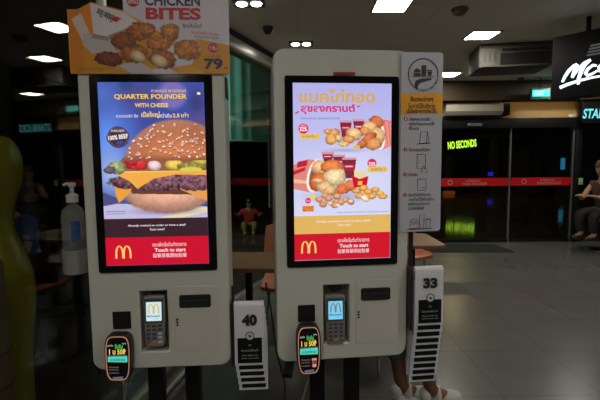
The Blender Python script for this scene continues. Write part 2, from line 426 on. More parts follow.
# smoke detectors and camera dome
def detector(px, py, label, mt, r=.055, h=.035):
    p = at_z(px, py, CZ); tag(MB().lathe([(0, -h), (r * .6, -h), (r * .9, -h * .55), (r, -h * .3), (r, 0)], mt).build('ceiling_detector', loc=(p.x, p.y, CZ)), label, 'detector')
detector(460, 8.5, 'round brownish ceiling detector top right of the picture', mat('aged_plastic', (.16, .13, .10), .5), .07, .05)
detector(268, 27, 'dark round dome hanging from the ceiling by the window rail', mat('smoked_plastic', (.03, .025, .02), .25), .05, .06)
detector(521, 78, 'small dark ceiling detector in front of the fascia', mat('aged_plastic'), .05)

# ceiling air conditioner
pa = at_y(516, 56.5, 4.75)
t = thing('air_conditioner', 'long grey air conditioner unit hung under the ceiling', 'air conditioner', (pa.x, pa.y, CZ), R(-9))
M_ac = mat('ac_casing', (.115, .105, .09), .7); hh = CZ - pa.z
w2 = .385
MB().box((-w2, 0, -hh - .105), (w2, .5, 0), M_ac, bev=.012).build('casing', t)
b = MB(); z0, z1 = -hh - .08, -hh + .045
b.box((-w2 * .42, -.008, z0), (w2 * .9, .002, z1), mat('ac_outlet', (.015, .015, .014), .5))
b.box((-w2 * .38, -.014, z1 + .02), (w2 * .9, .002, z1 + .045), mat('ac_outlet')); b.build('air_outlet', t)
b = MB(); b.plate([rrect(-w2 * .93, z0 - .02, -w2 * .55, z1 + .05, .01)], -.012, .0, M_ac, .002)
for k in range(3): b.box((-w2 * .86 + k * .05, -.016, z0 + .03), (-w2 * .86 + k * .05 + .012, -.010, z1), mat('ac_shadow_slots', (.05, .045, .04), .6))
b.build('grille', t)
# air curtain over the doors
a_, c_ = at_y(446, 109, 7.0), at_y(503, 109, 7.0)
t = thing('air_curtain', 'cream air curtain unit mounted over the glass doors', 'air curtain', ((a_.x + c_.x) / 2, 7.2, a_.z))
hw = (c_.x - a_.x) / 2; zt_ = .115
b = MB(); P = [(0, -.115), (-.17, -.10), (-.22, -.04), (-.21, .06), (-.15, .11), (0, .115)]
n = len(P)
b.add([(-hw, y, z) for y, z in P] + [(hw, y, z) for y, z in P], [list(range(n)), [2 * n - 1 - i for i in range(n)]] + [[i, (i + 1) % n, n + (i + 1) % n, n + i] for i in range(n)], mat('air_curtain_plastic', (.50, .45, .36), .4))
b.build('casing', t); MB().box((-hw + .05, -.16, -.118), (hw - .05, -.05, -.108), M_black).build('outlet_slot', t)
MB().box((hw, -.20, -.11), (hw + .12, 0, .10), M_black, bev=.01).build('end_cap', t)
# exit sign
a_ = at_y(541, 93.5, 6.7)
t = thing('exit_sign', 'lit green exit sign hanging beside the black menu board', 'exit sign', a_, 0)
MB().box((-.15, 0, -.085), (.15, .05, .085), mat('exit_case', (.10, .2, .17), .4), bev=.006).build('case', t)
MB().box((-.135, -.004, -.045), (.135, 0, .055), glow('exit_face', 50, 215, 195, 1.8)).build('face', t)
b = MB(); put_text(b, 'EXIT', -.10, .05, .04, -.03, -.006, mat('exit_words', (.8, 1, .95), .4, emit=1.1, ecol=rgb(200, 255, 245)), .02); b.build('lettering', t)
MB().tube([(0, .025, .08), (0, .025, CZ - a_.z)], .008, M_black).build('hanger', t)

# ------------------------------------------------------------------ McCafe hanging sign
T_MC = thing('hanging_sign', 'black hanging sign box with white script lettering and a swoosh', 'sign', (0, 0, 0))
pTL, pBL = at_y(550.5, 37.6, 4.1), at_y(550.5, 100, 4.1)
rT = ray(600, 29.5); rB = ray(600, 97)
hL = pTL.z - pBL.z
# the right end is nearer: solve the distance at which the same height fills 600: 29.5..97
Yr = hL / (rT.z / rT.y - rB.z / rB.y); pr = at_y(600, 97, Yr)
dv = Vector((pr.x - pBL.x, pr.y - pBL.y, 0)); yaw = math.atan2(dv.y, dv.x); unit = dv.length / 50.0   # one photo pixel along the face
T_MC.location = (pBL.x, pBL.y, pBL.z); T_MC.rotation_euler.z = yaw
wS = unit * 118
b = MB(); b.box((0, 0, 0), (wS, .14, hL), M_black, bev=.006); b.build('case', T_MC)
kz = hL / 64.0
def mcx(px): return (px - 550.5) * unit
def mcz(px, py): return hL - (py - (37.6 - (px - 550.5) * .165)) * hL / (62.4 + (px - 550.5) * .1)
b = MB(); M_wl = glow('sign_white', 235, 250, 252, 1.6)
def mcs(pts, wd): stroke(b, [(mcx(x), mcz(x, y)) for x, y in pts], [q * kz for q in (wd if isinstance(wd, list) else [wd] * len(pts))], -.004, M_wl)
mcs([(562.5, 82.5), (565, 77), (569, 71), (574, 66.5), (577, 65)], [2.4, 3.2, 3.6, 3.6, 2.6])
mcs([(577, 65.2), (574.5, 72), (572.5, 78)], [3.2, 3.6, 3])
mcs([(572.5, 78.5), (578, 70), (584, 64), (590, 61)], [2.4, 2.6, 2.8, 2.2])
mcs([(590, 61.2), (584.5, 66), (581, 73), (579, 80), (579, 85.5)], [2.6, 3.6, 3.8, 3.4, 2.6])
mcs([(596, 67.5), (592.5, 66.8), (588, 70), (585.5, 74.5), (587.5, 77), (592, 75.5), (597, 72.5)], [2, 2.8, 3.2, 3.2, 2.8, 2.6, 2])
mcs([(560, 88), (568, 85), (580, 81.6), (592, 79.2), (606, 77.5), (630, 76)], [3.4, 3.2, 2.8, 2.2, 2, 1.6])
def cafe(x0):
    mcs([(x0 + 9, 66), (x0 + 4, 65), (x0, 69), (x0 + 1, 73), (x0 + 5, 74), (x0 + 9, 66), (x0 + 9, 73)], 2.8)
    mcs([(x0 + 13, 80), (x0 + 16, 68), (x0 + 19, 56), (x0 + 23, 55)], 2.6); mcs([(x0 + 12, 65), (x0 + 22, 63.5)], 2)
    mcs([(x0 + 24, 68), (x0 + 31, 65), (x0 + 29, 61), (x0 + 25, 64), (x0 + 25, 70), (x0 + 33, 70)], 2.6); mcs([(x0 + 28, 56), (x0 + 32, 51)], 2.2)
cafe(598)
b.build('lettering', T_MC)
b = MB(); M_ml = mat('menu_print', (.12, .12, .12), .5, emit=.10, ecol=(.6, .65, .65, 1))
for k in range(4): b.box((mcx(589 - k), -.004, mcz(589, 47 + k * 3.0) - .010), (mcx(616), -.001, mcz(589, 47 + k * 3.0) + .004), M_ml)
b.build('menu_lines', T_MC)
MB().tube([(mcx(584), .07, hL), (mcx(584), .07, CZ - T_MC.location.z)], .02, M_black).build('hanger', T_MC)
MB().tube([(mcx(640), .07, hL), (mcx(640), .07, CZ - T_MC.location.z)], .02, M_black).build('hanger', T_MC)

# lit shop sign at the right edge
a_ = at_y(581, 120.5, 7.0)
t = thing('shop_sign', 'dark board with glowing teal capital letters under the black hanging sign', 'sign', a_, R(-4))
b = MB(); b.box((0, 0, -.04), (1.0, .08, .34), M_black, bev=.005); b.build('board', t)
b = MB(); put_text(b, 'STARBUCKS', .02, .80, .19, .03, -.004, glow('teal_letters', 120, 235, 240, 1.0), .03, .2); b.build('lettering', t)

# ------------------------------------------------------------------ hall beyond the doors
def lit_word(px, py, D, wpx, hpx, text, mt, name, label, tilt=0):
    p = at_y(px, py, D); k = D / FPX * 1.02
    b = MB(); b.box((0, .01, -.03), (wpx * k, .08, hpx * k + .03), M_black)
    put_text(b, text, 0, wpx * k, hpx * k, 0, 0, mt, .04); o = b.build(name, loc=p); o.rotation_euler.y = -R(tilt)
    return tag(o, label, 'sign')
lit_word(448, 149.5, 23.9, 28, 7.5, 'NO SECONDS', glow('lime_letters', 205, 255, 70, 1.8), 'lime_sign', 'glowing lime green word sign far off in the dark hall', 5)
def hall_box(name, px0, py0, px1, py1, D, mt, label, cat, dep=.1):
    a, c = at_y(px0, py1, D), at_y(px1, py0, D)
    o = tag(MB().box((a.x, D, a.z), (c.x, D + dep, c.z), mt, bev=.01).build(name), label, cat)
    if a.z > .05:
        MB().box(((a.x + c.x) / 2 - .03, D + dep * .3, -.004), ((a.x + c.x) / 2 + .03, D + dep * .6, a.z), M_black).build('stand', o)
    return o
hall_box('display_screen', 561.5, 158, 565.5, 169.5, 20, glow('blue_screen', 40, 130, 170, .8), 'small upright blue lit screen far off behind the right glass door', 'screen')
hall_box('blue_lamp', 488.5, 172, 493.5, 176, 22, glow('violet_led', 40, 40, 190, .9), 'tiny blue violet lamp far off just above the red band', 'lamp')
hall_box('shopfront_beam', 466, 133, 520, 138, 24, mat('rust_beam', (.12, .035, .012), .5), 'rust brown beam over a dark shopfront in the hall', 'beam', .3)
hall_box('hall_pillar', 490.5, 138, 498, 222, 23.5, mat('brown_pillar', (.10, .06, .035), .5), 'dull brown pillar far off in the hall behind the left glass door', 'pillar', .4)
hall_box('hall_pillar', 444, 155, 452, 222, 25, mat('grey_pillar', (.06, .055, .045), .5), 'greyish pillar below the lime sign in the hall', 'pillar', .4)
hall_box('shop_cabinet', 500, 150, 530, 212, 26, mat('cabinet_grey', (.05, .05, .045), .5), 'dim grey cabinet far off behind the right glass door', 'cabinet', .6)
hall_box('hall_counter', 452, 196, 486, 214, 19, mat('counter_dark', (.035, .03, .022), .4), 'long low dark counter in the hall below the red band', 'counter', .6)
hall_box('orange_notice', 443.5, 191, 455, 195, 18, glow('orange_led', 150, 70, 15, .5), 'dim orange lit notice just below the red band at its left end', 'notice')
p_ = at_y(433, 136, 18)
b = MB(); 
for k in range(8): b.tube([(-.25 + .30 * math.sin(R(k * 11)), 0, -.28 + .42 * math.cos(R(k * 11))), (-.25 + .30 * math.sin(R(k * 11 + 11)), 0, -.28 + .42 * math.cos(R(k * 11 + 11)))], .05, glow('ice_blue', 130, 200, 220, .7))
o_ = b.build('neon_arc', loc=p_); MB().tube([(0, .03, 0), (0, .03, 4.2 - p_.z)], .02, M_black).build('hanger', o_)
tag(o_, 'short pale blue lit arc in the hall beside the tall instruction sign', 'neon')

# ================================================================== KIOSKS
M_shell = mat('kiosk_shell', (.54, .535, .485), .42, noise=.02, scale=8)
M_shell2 = mat('kiosk_door', (.55, .52, .465), .45)
M_bezel = mat('bezel_glass', (.006, .006, .007), .08, spec=.4)
M_blk2 = mat('black_plastic', (.014, .014, .015), .4)
M_gap = mat('panel_gap', (.22, .19, .16), .8)
SZ = 1.36                                   # height of the screen centre
SW, SH = .199, .354
W_TXT = glow('screen_white', 245, 235, 240); G_TXT = glow('screen_gold', 250, 205, 95); D_TXT = glow('screen_navy', 70, 70, 110)
ARCH = glow('screen_arches', 250, 205, 110)

def burger_art():
    A = Art(106, 183, 2.2, 3)
    A.mix(np.ones_like(A.X), (62, 76, 158))
    A.ell(8, 55, 38, 50, (100, 145, 240), soft=.9); A.ell(2, 10, 30, 22, (80, 110, 190), soft=.9)
    A.ell(74, 12, 17, 17, (140, 120, 190), soft=.35, al=.75); A.ell(40, 14, 26, 18, (84, 74, 130), soft=.9, al=.8)
    A.ell(98, 20, 10, 16, (60, 55, 110), soft=.8, al=.8); A.ell(10, 90, 30, 36, (160, 185, 235), soft=.9)
    A.ell(104, 36, 20, 12, (100, 80, 140), soft=.9, al=.7); A.rect(99, 10, 102, 12, (255, 240, 200)); A.ell(28, 3, 9, 6, (50, 70, 130), soft=.5, al=.8)  # the pale rect is a painted glint on the screen glass
    A.poly([(0, 119), (106, 124), (106, 136), (0, 136)], (196, 190, 226)); A.poly([(0, 108), (24, 118), (0, 122)], (80, 80, 130))
    A.poly([(50, 136), (106, 124), (106, 129), (75, 136)], (235, 220, 170)); A.ell(62, 128, 44, 5, (150, 130, 165), soft=.8, al=.8)
    for y, c in ((127, 110), (129.4, 110)): A.rect(2, y, 22, y + 1, (c + 40, c + 40, c + 70))
    # bottom bun
    A.food(66, 111, 47, 20, (222, 166, 138), rough=.06, bump=.10, clip=(A.Y > 104) * 1.0)
    A.ell(62, 124, 36, 7, (180, 120, 110), soft=.9, al=.35)
    A.poly([(22, 84), (106, 84), (106, 112), (30, 110), (24, 100)], (104, 62, 56))
    # second cheese slice, patty, first cheese
    A.poly([(12, 100), (30, 103), (27, 109), (16, 119), (13, 112)], (238, 160, 62)); A.poly([(70, 102), (106, 100), (106, 118), (96, 114)], (232, 160, 84))
    A.food(58, 98, 55, 9.5, (122, 80, 90), rough=.22, bump=.7); A.food(94, 98, 26, 10.5, (124, 82, 96), rough=.25, bump=.7)
    A.poly([(18, 86), (106, 85), (106, 92), (74, 91), (52, 95), (35, 105), (27, 97), (15, 91)], (244, 174, 72)); A.poly([(18, 86), (106, 85), (106, 88), (20, 89)], (250, 196, 104))
    # salad
    A.poly([(22, 73), (106, 73), (106, 87), (20, 87), (17, 80)], (150, 96, 66))
    A.food(15, 84, 9, 7, (150, 160, 110), bump=.4); A.food(8, 86, 6, 4, (110, 90, 110)); A.food(36, 80, 13, 6.5, (216, 52, 60), bump=.25)
    A.food(30, 78, 7, 4, (190, 40, 50)); A.food(53, 82, 7.5, 5.5, (236, 204, 206), bump=.1); A.food(73, 81, 10, 6, (228, 196, 84), bump=.15)
    A.food(92, 83, 16, 5, (150, 140, 60), bump=.4); A.ell(90, 86, 12, 2.2, (222, 206, 90)); A.food(101, 78, 9, 4, (200, 180, 80), bump=.2)
    # crown
    u, v = A._e(77, 84, 56, 49, 0); cr = np.clip((1 - np.sqrt(u * u + v * v)) / .05, 0, 1) * (A.Y < 77)
    d = np.sqrt(u * u + v * v); sh = 1.12 - .30 * d ** 2 + (A.n2 - .5) * .06
    base = np.array([196, 118, 74]) / 255; rim = np.array([214, 150, 132]) / 255; k = np.clip((d - .72) * 3.2, 0, 1)[..., None]
    A.mix(cr, np.clip((base * (1 - k) + rim * k) * sh[..., None], 0, 1))
    A.mix(cr * np.clip((A.Y - 70) / 7, 0, 1) * .55, (90, 50, 50)); A.ell(97, 50, 18, 18, (150, 84, 52), soft=.9, al=.35)
    rs = random.Random(5)
    for i in range(150):
        a = rs.uniform(25, 106); b_ = rs.uniform(36, 75); e = ((a - 77) / 56) ** 2 + ((b_ - 84) / 49) ** 2
        if e < .93 and rs.random() < .5 + .5 * (1 - abs(b_ - 56) / 22):
            c = rs.choice(((242, 198, 186), (232, 170, 160), (248, 220, 214)))
            r_ = rs.uniform(-60, 60); A.ell(a + .4, b_ + .8, 1.9, 1.2, (120, 66, 50), r_, .5, .7); A.ell(a, b_, 1.6, 1.0, c, r_, .3)
    for x_, y_, c in ((89, 73, (255, 250, 220)), (97, 73.5, (255, 240, 200)), (104, 71, (255, 250, 230))): A.ell(x_, y_, 1.6, 1.4, c, soft=.5)
    # stamp
    A.ell(18, 53.5, 11, 11, (70, 52, 66)); A.ell(18, 53.5, 9.6, 9.6, (120, 104, 120)); A.ell(18, 53.5, 9.0, 9.0, (62, 46, 58))
    A.poly([(6, 52), (28.5, 48.5), (29.5, 54.5), (7, 58)], (90, 62, 70)); A.ell(19.5, 59, 4, 1.8, (66, 70, 170), -12)
    A.rect(0, 134.8, 106, 154, (58, 34, 42)); A.rect(0, 154, 106, 183, (206, 18, 46))
    return A
def burger_words(T):
    K = glow('screen_shadow_text', 60, 40, 60)
    T('ควอเตอร์ พาวน์เดอร์', 53, 88, 6.6, 9.8, G_TXT, .0); T('QUARTER POUNDER', 16.4, 89, 12.1, 17.6, K, .03, dy=.0002); T('QUARTER POUNDER', 16, 88.5, 11.6, 17.1, G_TXT, .025)
    T('WITH CHEESE', 36, 69.5, 20.3, 24.4, G_TXT, .025); T('ควอเตอร์ฯ ชีส', 17, 39, 31, 34.3, W_TXT); T('เนื้อใหญ่', 42, 60.5, 28.5, 35, G_TXT, .03)
    T('กว่าเดิม', 61, 72.5, 30, 34.6, W_TXT, .01); T('2.5', 73.5, 80.5, 30.6, 34.4, G_TXT, .03); T('เท่า', 82, 89.5, 29.6, 34.4, G_TXT, .02)
    T('100% BEEF', 8, 28, 51.2, 55.6, W_TXT, .03, rot=7); T('PURE BEEF', 11.5, 24.5, 46.2, 48.4, W_TXT); T('Already created an order or have a deal?', 23.5, 83, 141, 143.8, W_TXT, .01); T('Scan now!', 46, 61, 145, 147.4, W_TXT, .01)
    bottom_words(T, 48, 83, 154, 183, (10, 25.5, 162.4, 175.6))
def bottom_words(T, x0, x1, y0, y1, ar):
    T('แตะเพื่อเริ่มต้นทำรายการ', x0, x1, y0 + 5.4, y0 + 10.0, W_TXT, .0); T('Touch to start', x0 + 2, x1 - 1, y0 + 11.8, y0 + 15.6, W_TXT, .02)
    T('點擊屏幕開始點餐', x0, x1, y0 + 17.2, y0 + 21.6, W_TXT, 0); T(None, *ar, ARCH)

def chicken_art():
    A = Art(98, 177, 2.3, 9)
    k = np.clip(A.Y / 132, 0, 1)[..., None]
    A.im = (np.array([178, 176, 234]) * (1 - k) + np.array([216, 218, 248]) * k) / 255
    A.ell(60, 90, 60, 40, (226, 226, 248), soft=.9, al=.7)
    rd = (176, 34, 62); pk = (222, 150, 170)
    def cup(x, y, w_, h_, r=0):
        A.poly([(x - w_ / 2, y), (x + w_ / 2, y), (x + w_ * .32, y + h_), (x - w_ * .32, y + h_)], (120, 44, 60)); A.poly([(x - w_ * .46, y + h_ * .25), (x + w_ * .46, y + h_ * .25), (x + w_ * .4, y + h_ * .62), (x - w_ * .4, y + h_ * .62)], rd)
        A.poly([(x - w_ / 2 - .6, y - 1.6), (x + w_ / 2 + .6, y - 1.6), (x + w_ / 2, y + .6), (x - w_ / 2, y + .6)], pk); A.rect(x - w_ * .3, y + h_ * .34, x + w_ * .25, y + h_ * .42, (240, 200, 205))
    A.ell(52, 66, 30, 3, (176, 172, 210), soft=.9); cup(52, 38, 12, 15); cup(65, 36.5, 11.5, 16)
    # upper bucket
    A.poly([(78, 33), (98, 37), (98, 62), (88, 66)], (226, 118, 112))
    for k_ in range(4): A.poly([(84 + k_ * 4, 35 + k_), (86 + k_ * 4, 35.4 + k_), (91 + k_ * 3, 64 - k_), (89 + k_ * 3, 64.5 - k_)], (238, 150, 140))
    A.ell(85, 49, 6.5, 17.5, (250, 238, 236), -10); A.ell(83.6, 49, 5.4, 15.5, (130, 84, 70), -10)
    ch = (222, 152, 92); lt = (232, 184, 130); dk = (206, 112, 66)
    for f_ in ((83, 38, 8, 6, dk, 20), (76, 43, 8, 6, lt, 0), (71, 47, 5.5, 5, ch, 0), (84, 52, 9, 9, lt, 0), (60, 50, 9, 7, lt, 10), (55, 55, 7, 4.5, ch, 0), (75, 54, 9, 4.6, dk, -35), (80, 60, 8, 6.5, ch, 0), (68, 60, 6, 4, dk, -20), (40, 49, 7, 4.5, ch, -10), (37, 55, 6, 6, (232, 170, 96), 20), (45, 54, 4, 4, lt, 0), (34, 47, 4, 3, ch, 0), (50, 60, 6, 2.6, (240, 196, 120), 0)):
        A.food(f_[0], f_[1], f_[2], f_[3], f_[4], f_[5])
    A.rect(59, 61, 66, 64, (232, 190, 60))
    # lower group
    A.ell(45, 112, 44, 8, (176, 174, 214), soft=.9); cup(34, 69, 12, 8); cup(45, 72, 12, 14); cup(55.5, 75, 14, 19)
    A.poly([(0, 80), (14, 74.5), (26, 76), (22, 100), (17, 108), (0, 104)], (224, 136, 124))
    A.poly([(0, 86), (12, 82), (11, 86), (0, 90)], (196, 40, 50)); A.poly([(0, 94), (14, 96), (14, 99), (0, 98)], (242, 190, 160)); A.poly([(4, 77), (14, 75), (13, 81), (3, 83)], (190, 36, 56))
    A.ell(21, 91, 8, 17.5, (250, 240, 236), 14); A.ell(22.4, 91, 6.8, 15.6, (150, 90, 70), 14)
    for f_ in ((26, 83, 9, 8, lt, 0), (38, 82, 12, 7.5, (226, 128, 70), 0), (24, 97, 8, 10, (222, 110, 60), 20), (41, 93, 12, 10, (236, 208, 158), 0), (30, 103, 8, 7, lt, 30), (24, 96, 6, 2.2, (238, 190, 140), 10), (49, 105, 9, 5.5, (228, 116, 74), -12), (57, 101, 7, 6, (230, 128, 84), -10), (40, 108, 6, 2.6, (220, 120, 80), -25), (36, 106, 7, 5, lt, -20)):
        A.food(f_[0], f_[1], f_[2], f_[3], f_[4], f_[5])
    for i in range(9): x_ = 60.5 + i * 1.45; A.poly([(x_, 86 + (i * 7 % 4)), (x_ + 1.1, 86 + (i * 7 % 4)), (x_ + .9, 97), (x_ - .2, 97)], (244, 212, 120))
    A.poly([(57.5, 91), (66, 95), (75, 92), (73, 104), (60, 103)], (206, 16, 56)); A.poly([(64, 97), (69, 97), (68.4, 101), (64.4, 101)], (250, 190, 60))
    for x_, y_ in ((63, 107), (70, 104), (75, 108), (82, 106), (87, 110), (78, 113), (66, 112), (72, 113), (90, 113)): A.food(x_, y_, 5, 3, (232, 168, 84), (x_ * 13) % 50 - 20, bump=.15)
    A.food(71, 115, 5.5, 3, (240, 216, 190), 30, bump=.1)
    for x_, y_ in ((25, 115), (31, 111), (37, 118), (29, 120), (43, 112), (47, 118), (41, 121), (52, 116), (57, 118), (34, 114)): A.food(x_, y_, 4.2, 3.4, (222, 156, 112), 0, bump=.2)
    for x_, y_ in ((36, 119), (44, 121), (57, 117)): A.ell(x_, y_, 2.6, 1.7, (244, 226, 208), 0, .5)
    A.poly([(18, 108), (22, 112), (14, 118)], (240, 210, 90))
    A.poly([(8, 121), (20, 121), (20, 127), (8, 127)], (240, 160, 60))
    for x_, y_, r_ in ((10, 44.5, 5.2), (78.5, 79.3, 4.8), (14, 116, 3.0)): A.ell(x_, y_, r_, r_, (226, 28, 96))
    for x0, y0, x1, y1 in ((6.5, 49.5, 26, 54.6), (75, 82.6, 94, 88.6)): A.rect(x0 + 1, y0, x1 - 1, y1, (234, 196, 96)); A.ell(x0 + 1.5, (y0 + y1) / 2, 2.6, 2.6, (234, 196, 96)); A.ell(x1 - 1.5, (y0 + y1) / 2, 2.6, 2.6, (234, 196, 96))
    A.rect(0, 131.6, 98, 149.8, (226, 182, 96)); A.rect(0, 149.8, 98, 177, (208, 22, 44))
    return A
def chicken_words(T):
    M_ = glow('screen_magenta', 214, 28, 104); G2 = glow('screen_sand', 214, 168, 92); WB = W_TXT; R_ = glow('screen_red', 205, 30, 40)
    T('แมคไก่ทอด', 6.3, 81, 5.6, 19.2, G2, .035); T('สุขสงกรานต์', 7.6, 61.5, 20.6, 30.4, M_, .035); T('–', 2, 6, 28, 29.4, M_, .05, rot=30); T('–', 63, 66.5, 22, 23.2, M_, .05, rot=10)
    T('อิ่มอร่อยคุ้มสุด ฉลองสงกรานต์ วันนี้', 7.2, 45.5, 33, 36, D_TXT); T('32%', 6.2, 13.6, 42.6, 47, WB, .03); T('ลด', 8, 12, 40.4, 42, WB); T('ชุดสุดคุ้ม 1', 9, 24, 50.2, 54, D_TXT)
    T('32%', 75, 82, 78, 82, WB, .03); T('ชุดสุดคุ้ม 2', 77.5, 92, 83.4, 87.6, D_TXT); T('ใหม่', 12.2, 15.8, 114.6, 117.2, WB); T('CHICKEN', 9, 19.2, 121.6, 123.9, R_, .02); T('BITES', 9, 19.2, 124.3, 126.6, R_, .02)
    T('เมนูและราคาอาจแตกต่างกันในแต่ละสาขา เงื่อนไขเป็นไปตามที่กำหนด', 43, 96, 127.6, 129.8, D_TXT)
    T('Already created an order or have a deal?', 22, 77, 136.3, 139.2, WB, .01); T('Scan now!', 44, 57, 140.2, 142.4, WB, .01)
    bottom_words(T, 43.5, 76, 149.8 - .6, 177, (7, 21.5, 157, 169.6))

def key_panel(parent):                      # service door with printer slot and key holes
    d = MB(); d.plate([rrect(.055, -.716, .235, -.446, .004), rrect(.078, -.530, .199, -.482, .006)], -.003, .006, M_shell2, .001, Matrix.Translation((0, 0, SZ)))
    o = d.build('service_door', parent)
    b = MB(); b.box((.080, -.0045, SZ - .528), (.197, .016, SZ - .484), M_blk2)  # black plate stands for the shade inside the slot
    b.plate([rrect(.076, -.532, .201, -.480, .008), rrect(.084, -.522, .193, -.490, .004)], -.008, .006, M_blk2, .001, Matrix.Translation((0, 0, SZ)))
    b.box((.088, -.0075, SZ - .508), (.190, -.004, SZ - .502), mat('slot_lip', (.03, .03, .03), .3)); b.build('receipt_slot', o)
    for k in range(3):
        MB().lathe([(0, 0), (.0042, 0), (.0042, .004), (0, .004)], M_blk2, M=Matrix.Translation((.066, -.0035, SZ - .580 - k * .0115)) @ Matrix.Rotation(R(90), 4, 'X')).build('key_hole', o)
def kiosk(label, x, y, yaw, art, words):
    K = thing('ordering_kiosk', label, 'kiosk', (x, y, 0), yaw, 'self ordering kiosks')
    T0 = Matrix.Translation((0, 0, SZ))
    b = MB(); b.plate([rrect(-.275, -.781, .275, .487, .045, 10), rrect(-.081, -.712, .027, -.463, .003)], 0, .16, M_shell, .007, T0)
    b.build('housing', K)
    b = MB(); b.box((-.083, .075, SZ - .714), (.029, .085, SZ - .461), mat('recess_back', (.30, .27, .23), .6))
    b.box((-.045, .035, SZ - .50), (.000, .075, SZ - .463), M_blk2, bev=.004); b.build('terminal_recess', K)
    bz = MB().plate([rrect(-.2306, -.3824, .2306, .3824, .010, 5)], -.006, .004, M_bezel, .0015, T0).build('bezel', K)
    s = art.mesh('touchscreen', 2 * SW, 2 * SH, SCREEN, K, -.0068, -SW, SZ + SH)
    L = MB(); kx = 2 * SW / art.w; kz_ = 2 * SH / art.h
    def T(t, x0, x1, y0, y1, mt, bold=.0, rot=0, dy=0):
        a, c = -SW + x0 * kx, -SW + x1 * kx; zt, zb = SZ + SH - y0 * kz_, SZ + SH - y1 * kz_
        if t is None: arches(L, a, c, zt, zb, -.0074, mt); return
        M = None
        if rot:
            q = Vector(((a + c) / 2, 0, (zt + zb) / 2)); M = Matrix.Translation(q) @ Matrix.Rotation(R(-rot), 4, 'Y') @ Matrix.Translation(-q)
        put_text(L, t, a, c, zt, zb, -.0074 + dy, mt, bold, M=M)
    words(T); L.build('screen_lettering', s)
    MB().plate([rrect(-.188, -.612, -.117, -.541, .003)], -.004, .004, mat('scanner_glass', (.008, .008, .009), .15), .001, T0).build('code_scanner', K)
    key_panel(K)
    for s_ in (-1, 1):
        MB().box((s_ * .082 - .032, .165, .012), (s_ * .082 + .032, .235, SZ - .50), M_black, bev=.005).build('post', K)
    MB().box((-.26, .02, 0), (.26, .42, .012), M_black, bev=.004).build('base_plate', K)
    MB().box((-.20, .16, SZ - .74), (.20, .24, SZ + .40), M_blk2, bev=.01).build('rear_cover', K)
    return K
KL = (-.5639, 1.6406, .0627); KR = (.1732, 1.7015, .1047)
K1 = kiosk('cream ordering kiosk whose lit screen shows a big sesame bun burger', *KL, burger_art(), burger_words)
K2 = kiosk('cream ordering kiosk whose lit screen shows buckets of fried chicken', *KR, chicken_art(), chicken_words)
b = MB(); b.plate([rrect(-.037, .386, .050, .397, .002)], -.009, -.004, mat('red_sticker', (.30, .02, .02), .4), .0005, Matrix.Translation((0, 0, SZ))); b.build('red_sticker', K2)
b = MB(); b.box((.2755, .03, SZ + .30), (.283, .09, SZ + .38), M_blk2, bev=.002); b.build('side_latch', K1)
def frame_of(K): x, y, a = K; return Matrix.Translation((x, y, 0)) @ Matrix.Rotation(a, 4, 'Z')
def on(K, u, d, z): return frame_of(K) @ Vector((u, d, z))

# ------------------------------------------------------------------ card terminals
def terminal(K, u, vtop, label, red, screen_col):
    t = thing('card_terminal', label, 'card terminal', on(K, u, .012, SZ + vtop - .208), K[2], 'card terminals in the kiosks')
    MK = Matrix.Rotation(R(-4), 4, 'X')
    body = mat('terminal_grey', (.20, .195, .18), .38); h = .208
    b = MB(); P = [(-.043, h - .012), (-.038, h - .002), (-.02, h), (.02, h), (.038, h - .002), (.043, h - .012), (.042, .11), (.038, .05), (.037, .012), (.030, .001), (-.030, .001), (-.037, .012), (-.038, .05), (-.042, .11)]
    b.plate([P[::-1]], -.022, .022, body, .006, MK); b.build('casing', t)
    b = MB(); b.plate([rrect(-.036, .10, .036, h - .012, .004)], -.0245, -.02, mat('terminal_rim', (.06, .06, .06), .3), .001, MK); rm_ = b.build('screen_rim', t)
    s = MB(); s.plate([rrect(-.030, .108, .030, h - .024, .002)], -.0262, -.024, glow('terminal_screen_' + screen_col[0], *screen_col[1], 1.0), 0, MK); s = s.build('screen', t)
    b = MB(); arches(b, -.021, .021, h - .032, .138, -.0272, glow('terminal_arches_' + screen_col[0], *screen_col[2]), MK, .13)
    put_text(b, "McDonald's", -.025, .025, .132, .124, -.0272, D_TXT, .03, M=MK); put_text(b, '07:24', .0, .018, .119, .113, -.0272, glow('terminal_dim', 120, 170, 190), M=MK); b.build('screen_lettering', s)
    for r_ in range(5):
        for c in range(3):
            col = 'key_grey'
            mt = mat('key_grey', (.06, .06, .06), .5)
            if r_ == 4: mt = [mat('key_red', (.35, .02, .015), .4), mat('key_yellow', (.45, .30, .02), .4), mat('key_green', (.02, .22, .04), .4)][c]
            if red and r_ == 4: mt = [mat('key_red'), mat('key_orange', (.55, .14, .02), .4), mat('key_teal', (.03, .15, .17), .4)][c]
            elif red and r_ > 1: mt = [mat('key_blue', (.05, .07, .16), .5), mat('key_blue'), mat('key_teal')][c]
            x_ = (c - 1) * .0225; z_ = .088 - r_ * .0165
            MB().box((x_ - .008, -.0262, z_ - .0048), (x_ + .008, -.021, z_ + .0048), mt, MK, .0015).build('key', t)
    return t
terminal(KL, -.026, -.484, 'grey card terminal with pale screen in the recess of the burger kiosk', True, ('pale', (205, 232, 236), (210, 190, 110)))
terminal(KR, -.031, -.508, 'grey card terminal with sky blue screen in the recess of the chicken kiosk', False, ('sky', (120, 205, 240), (120, 120, 130)))

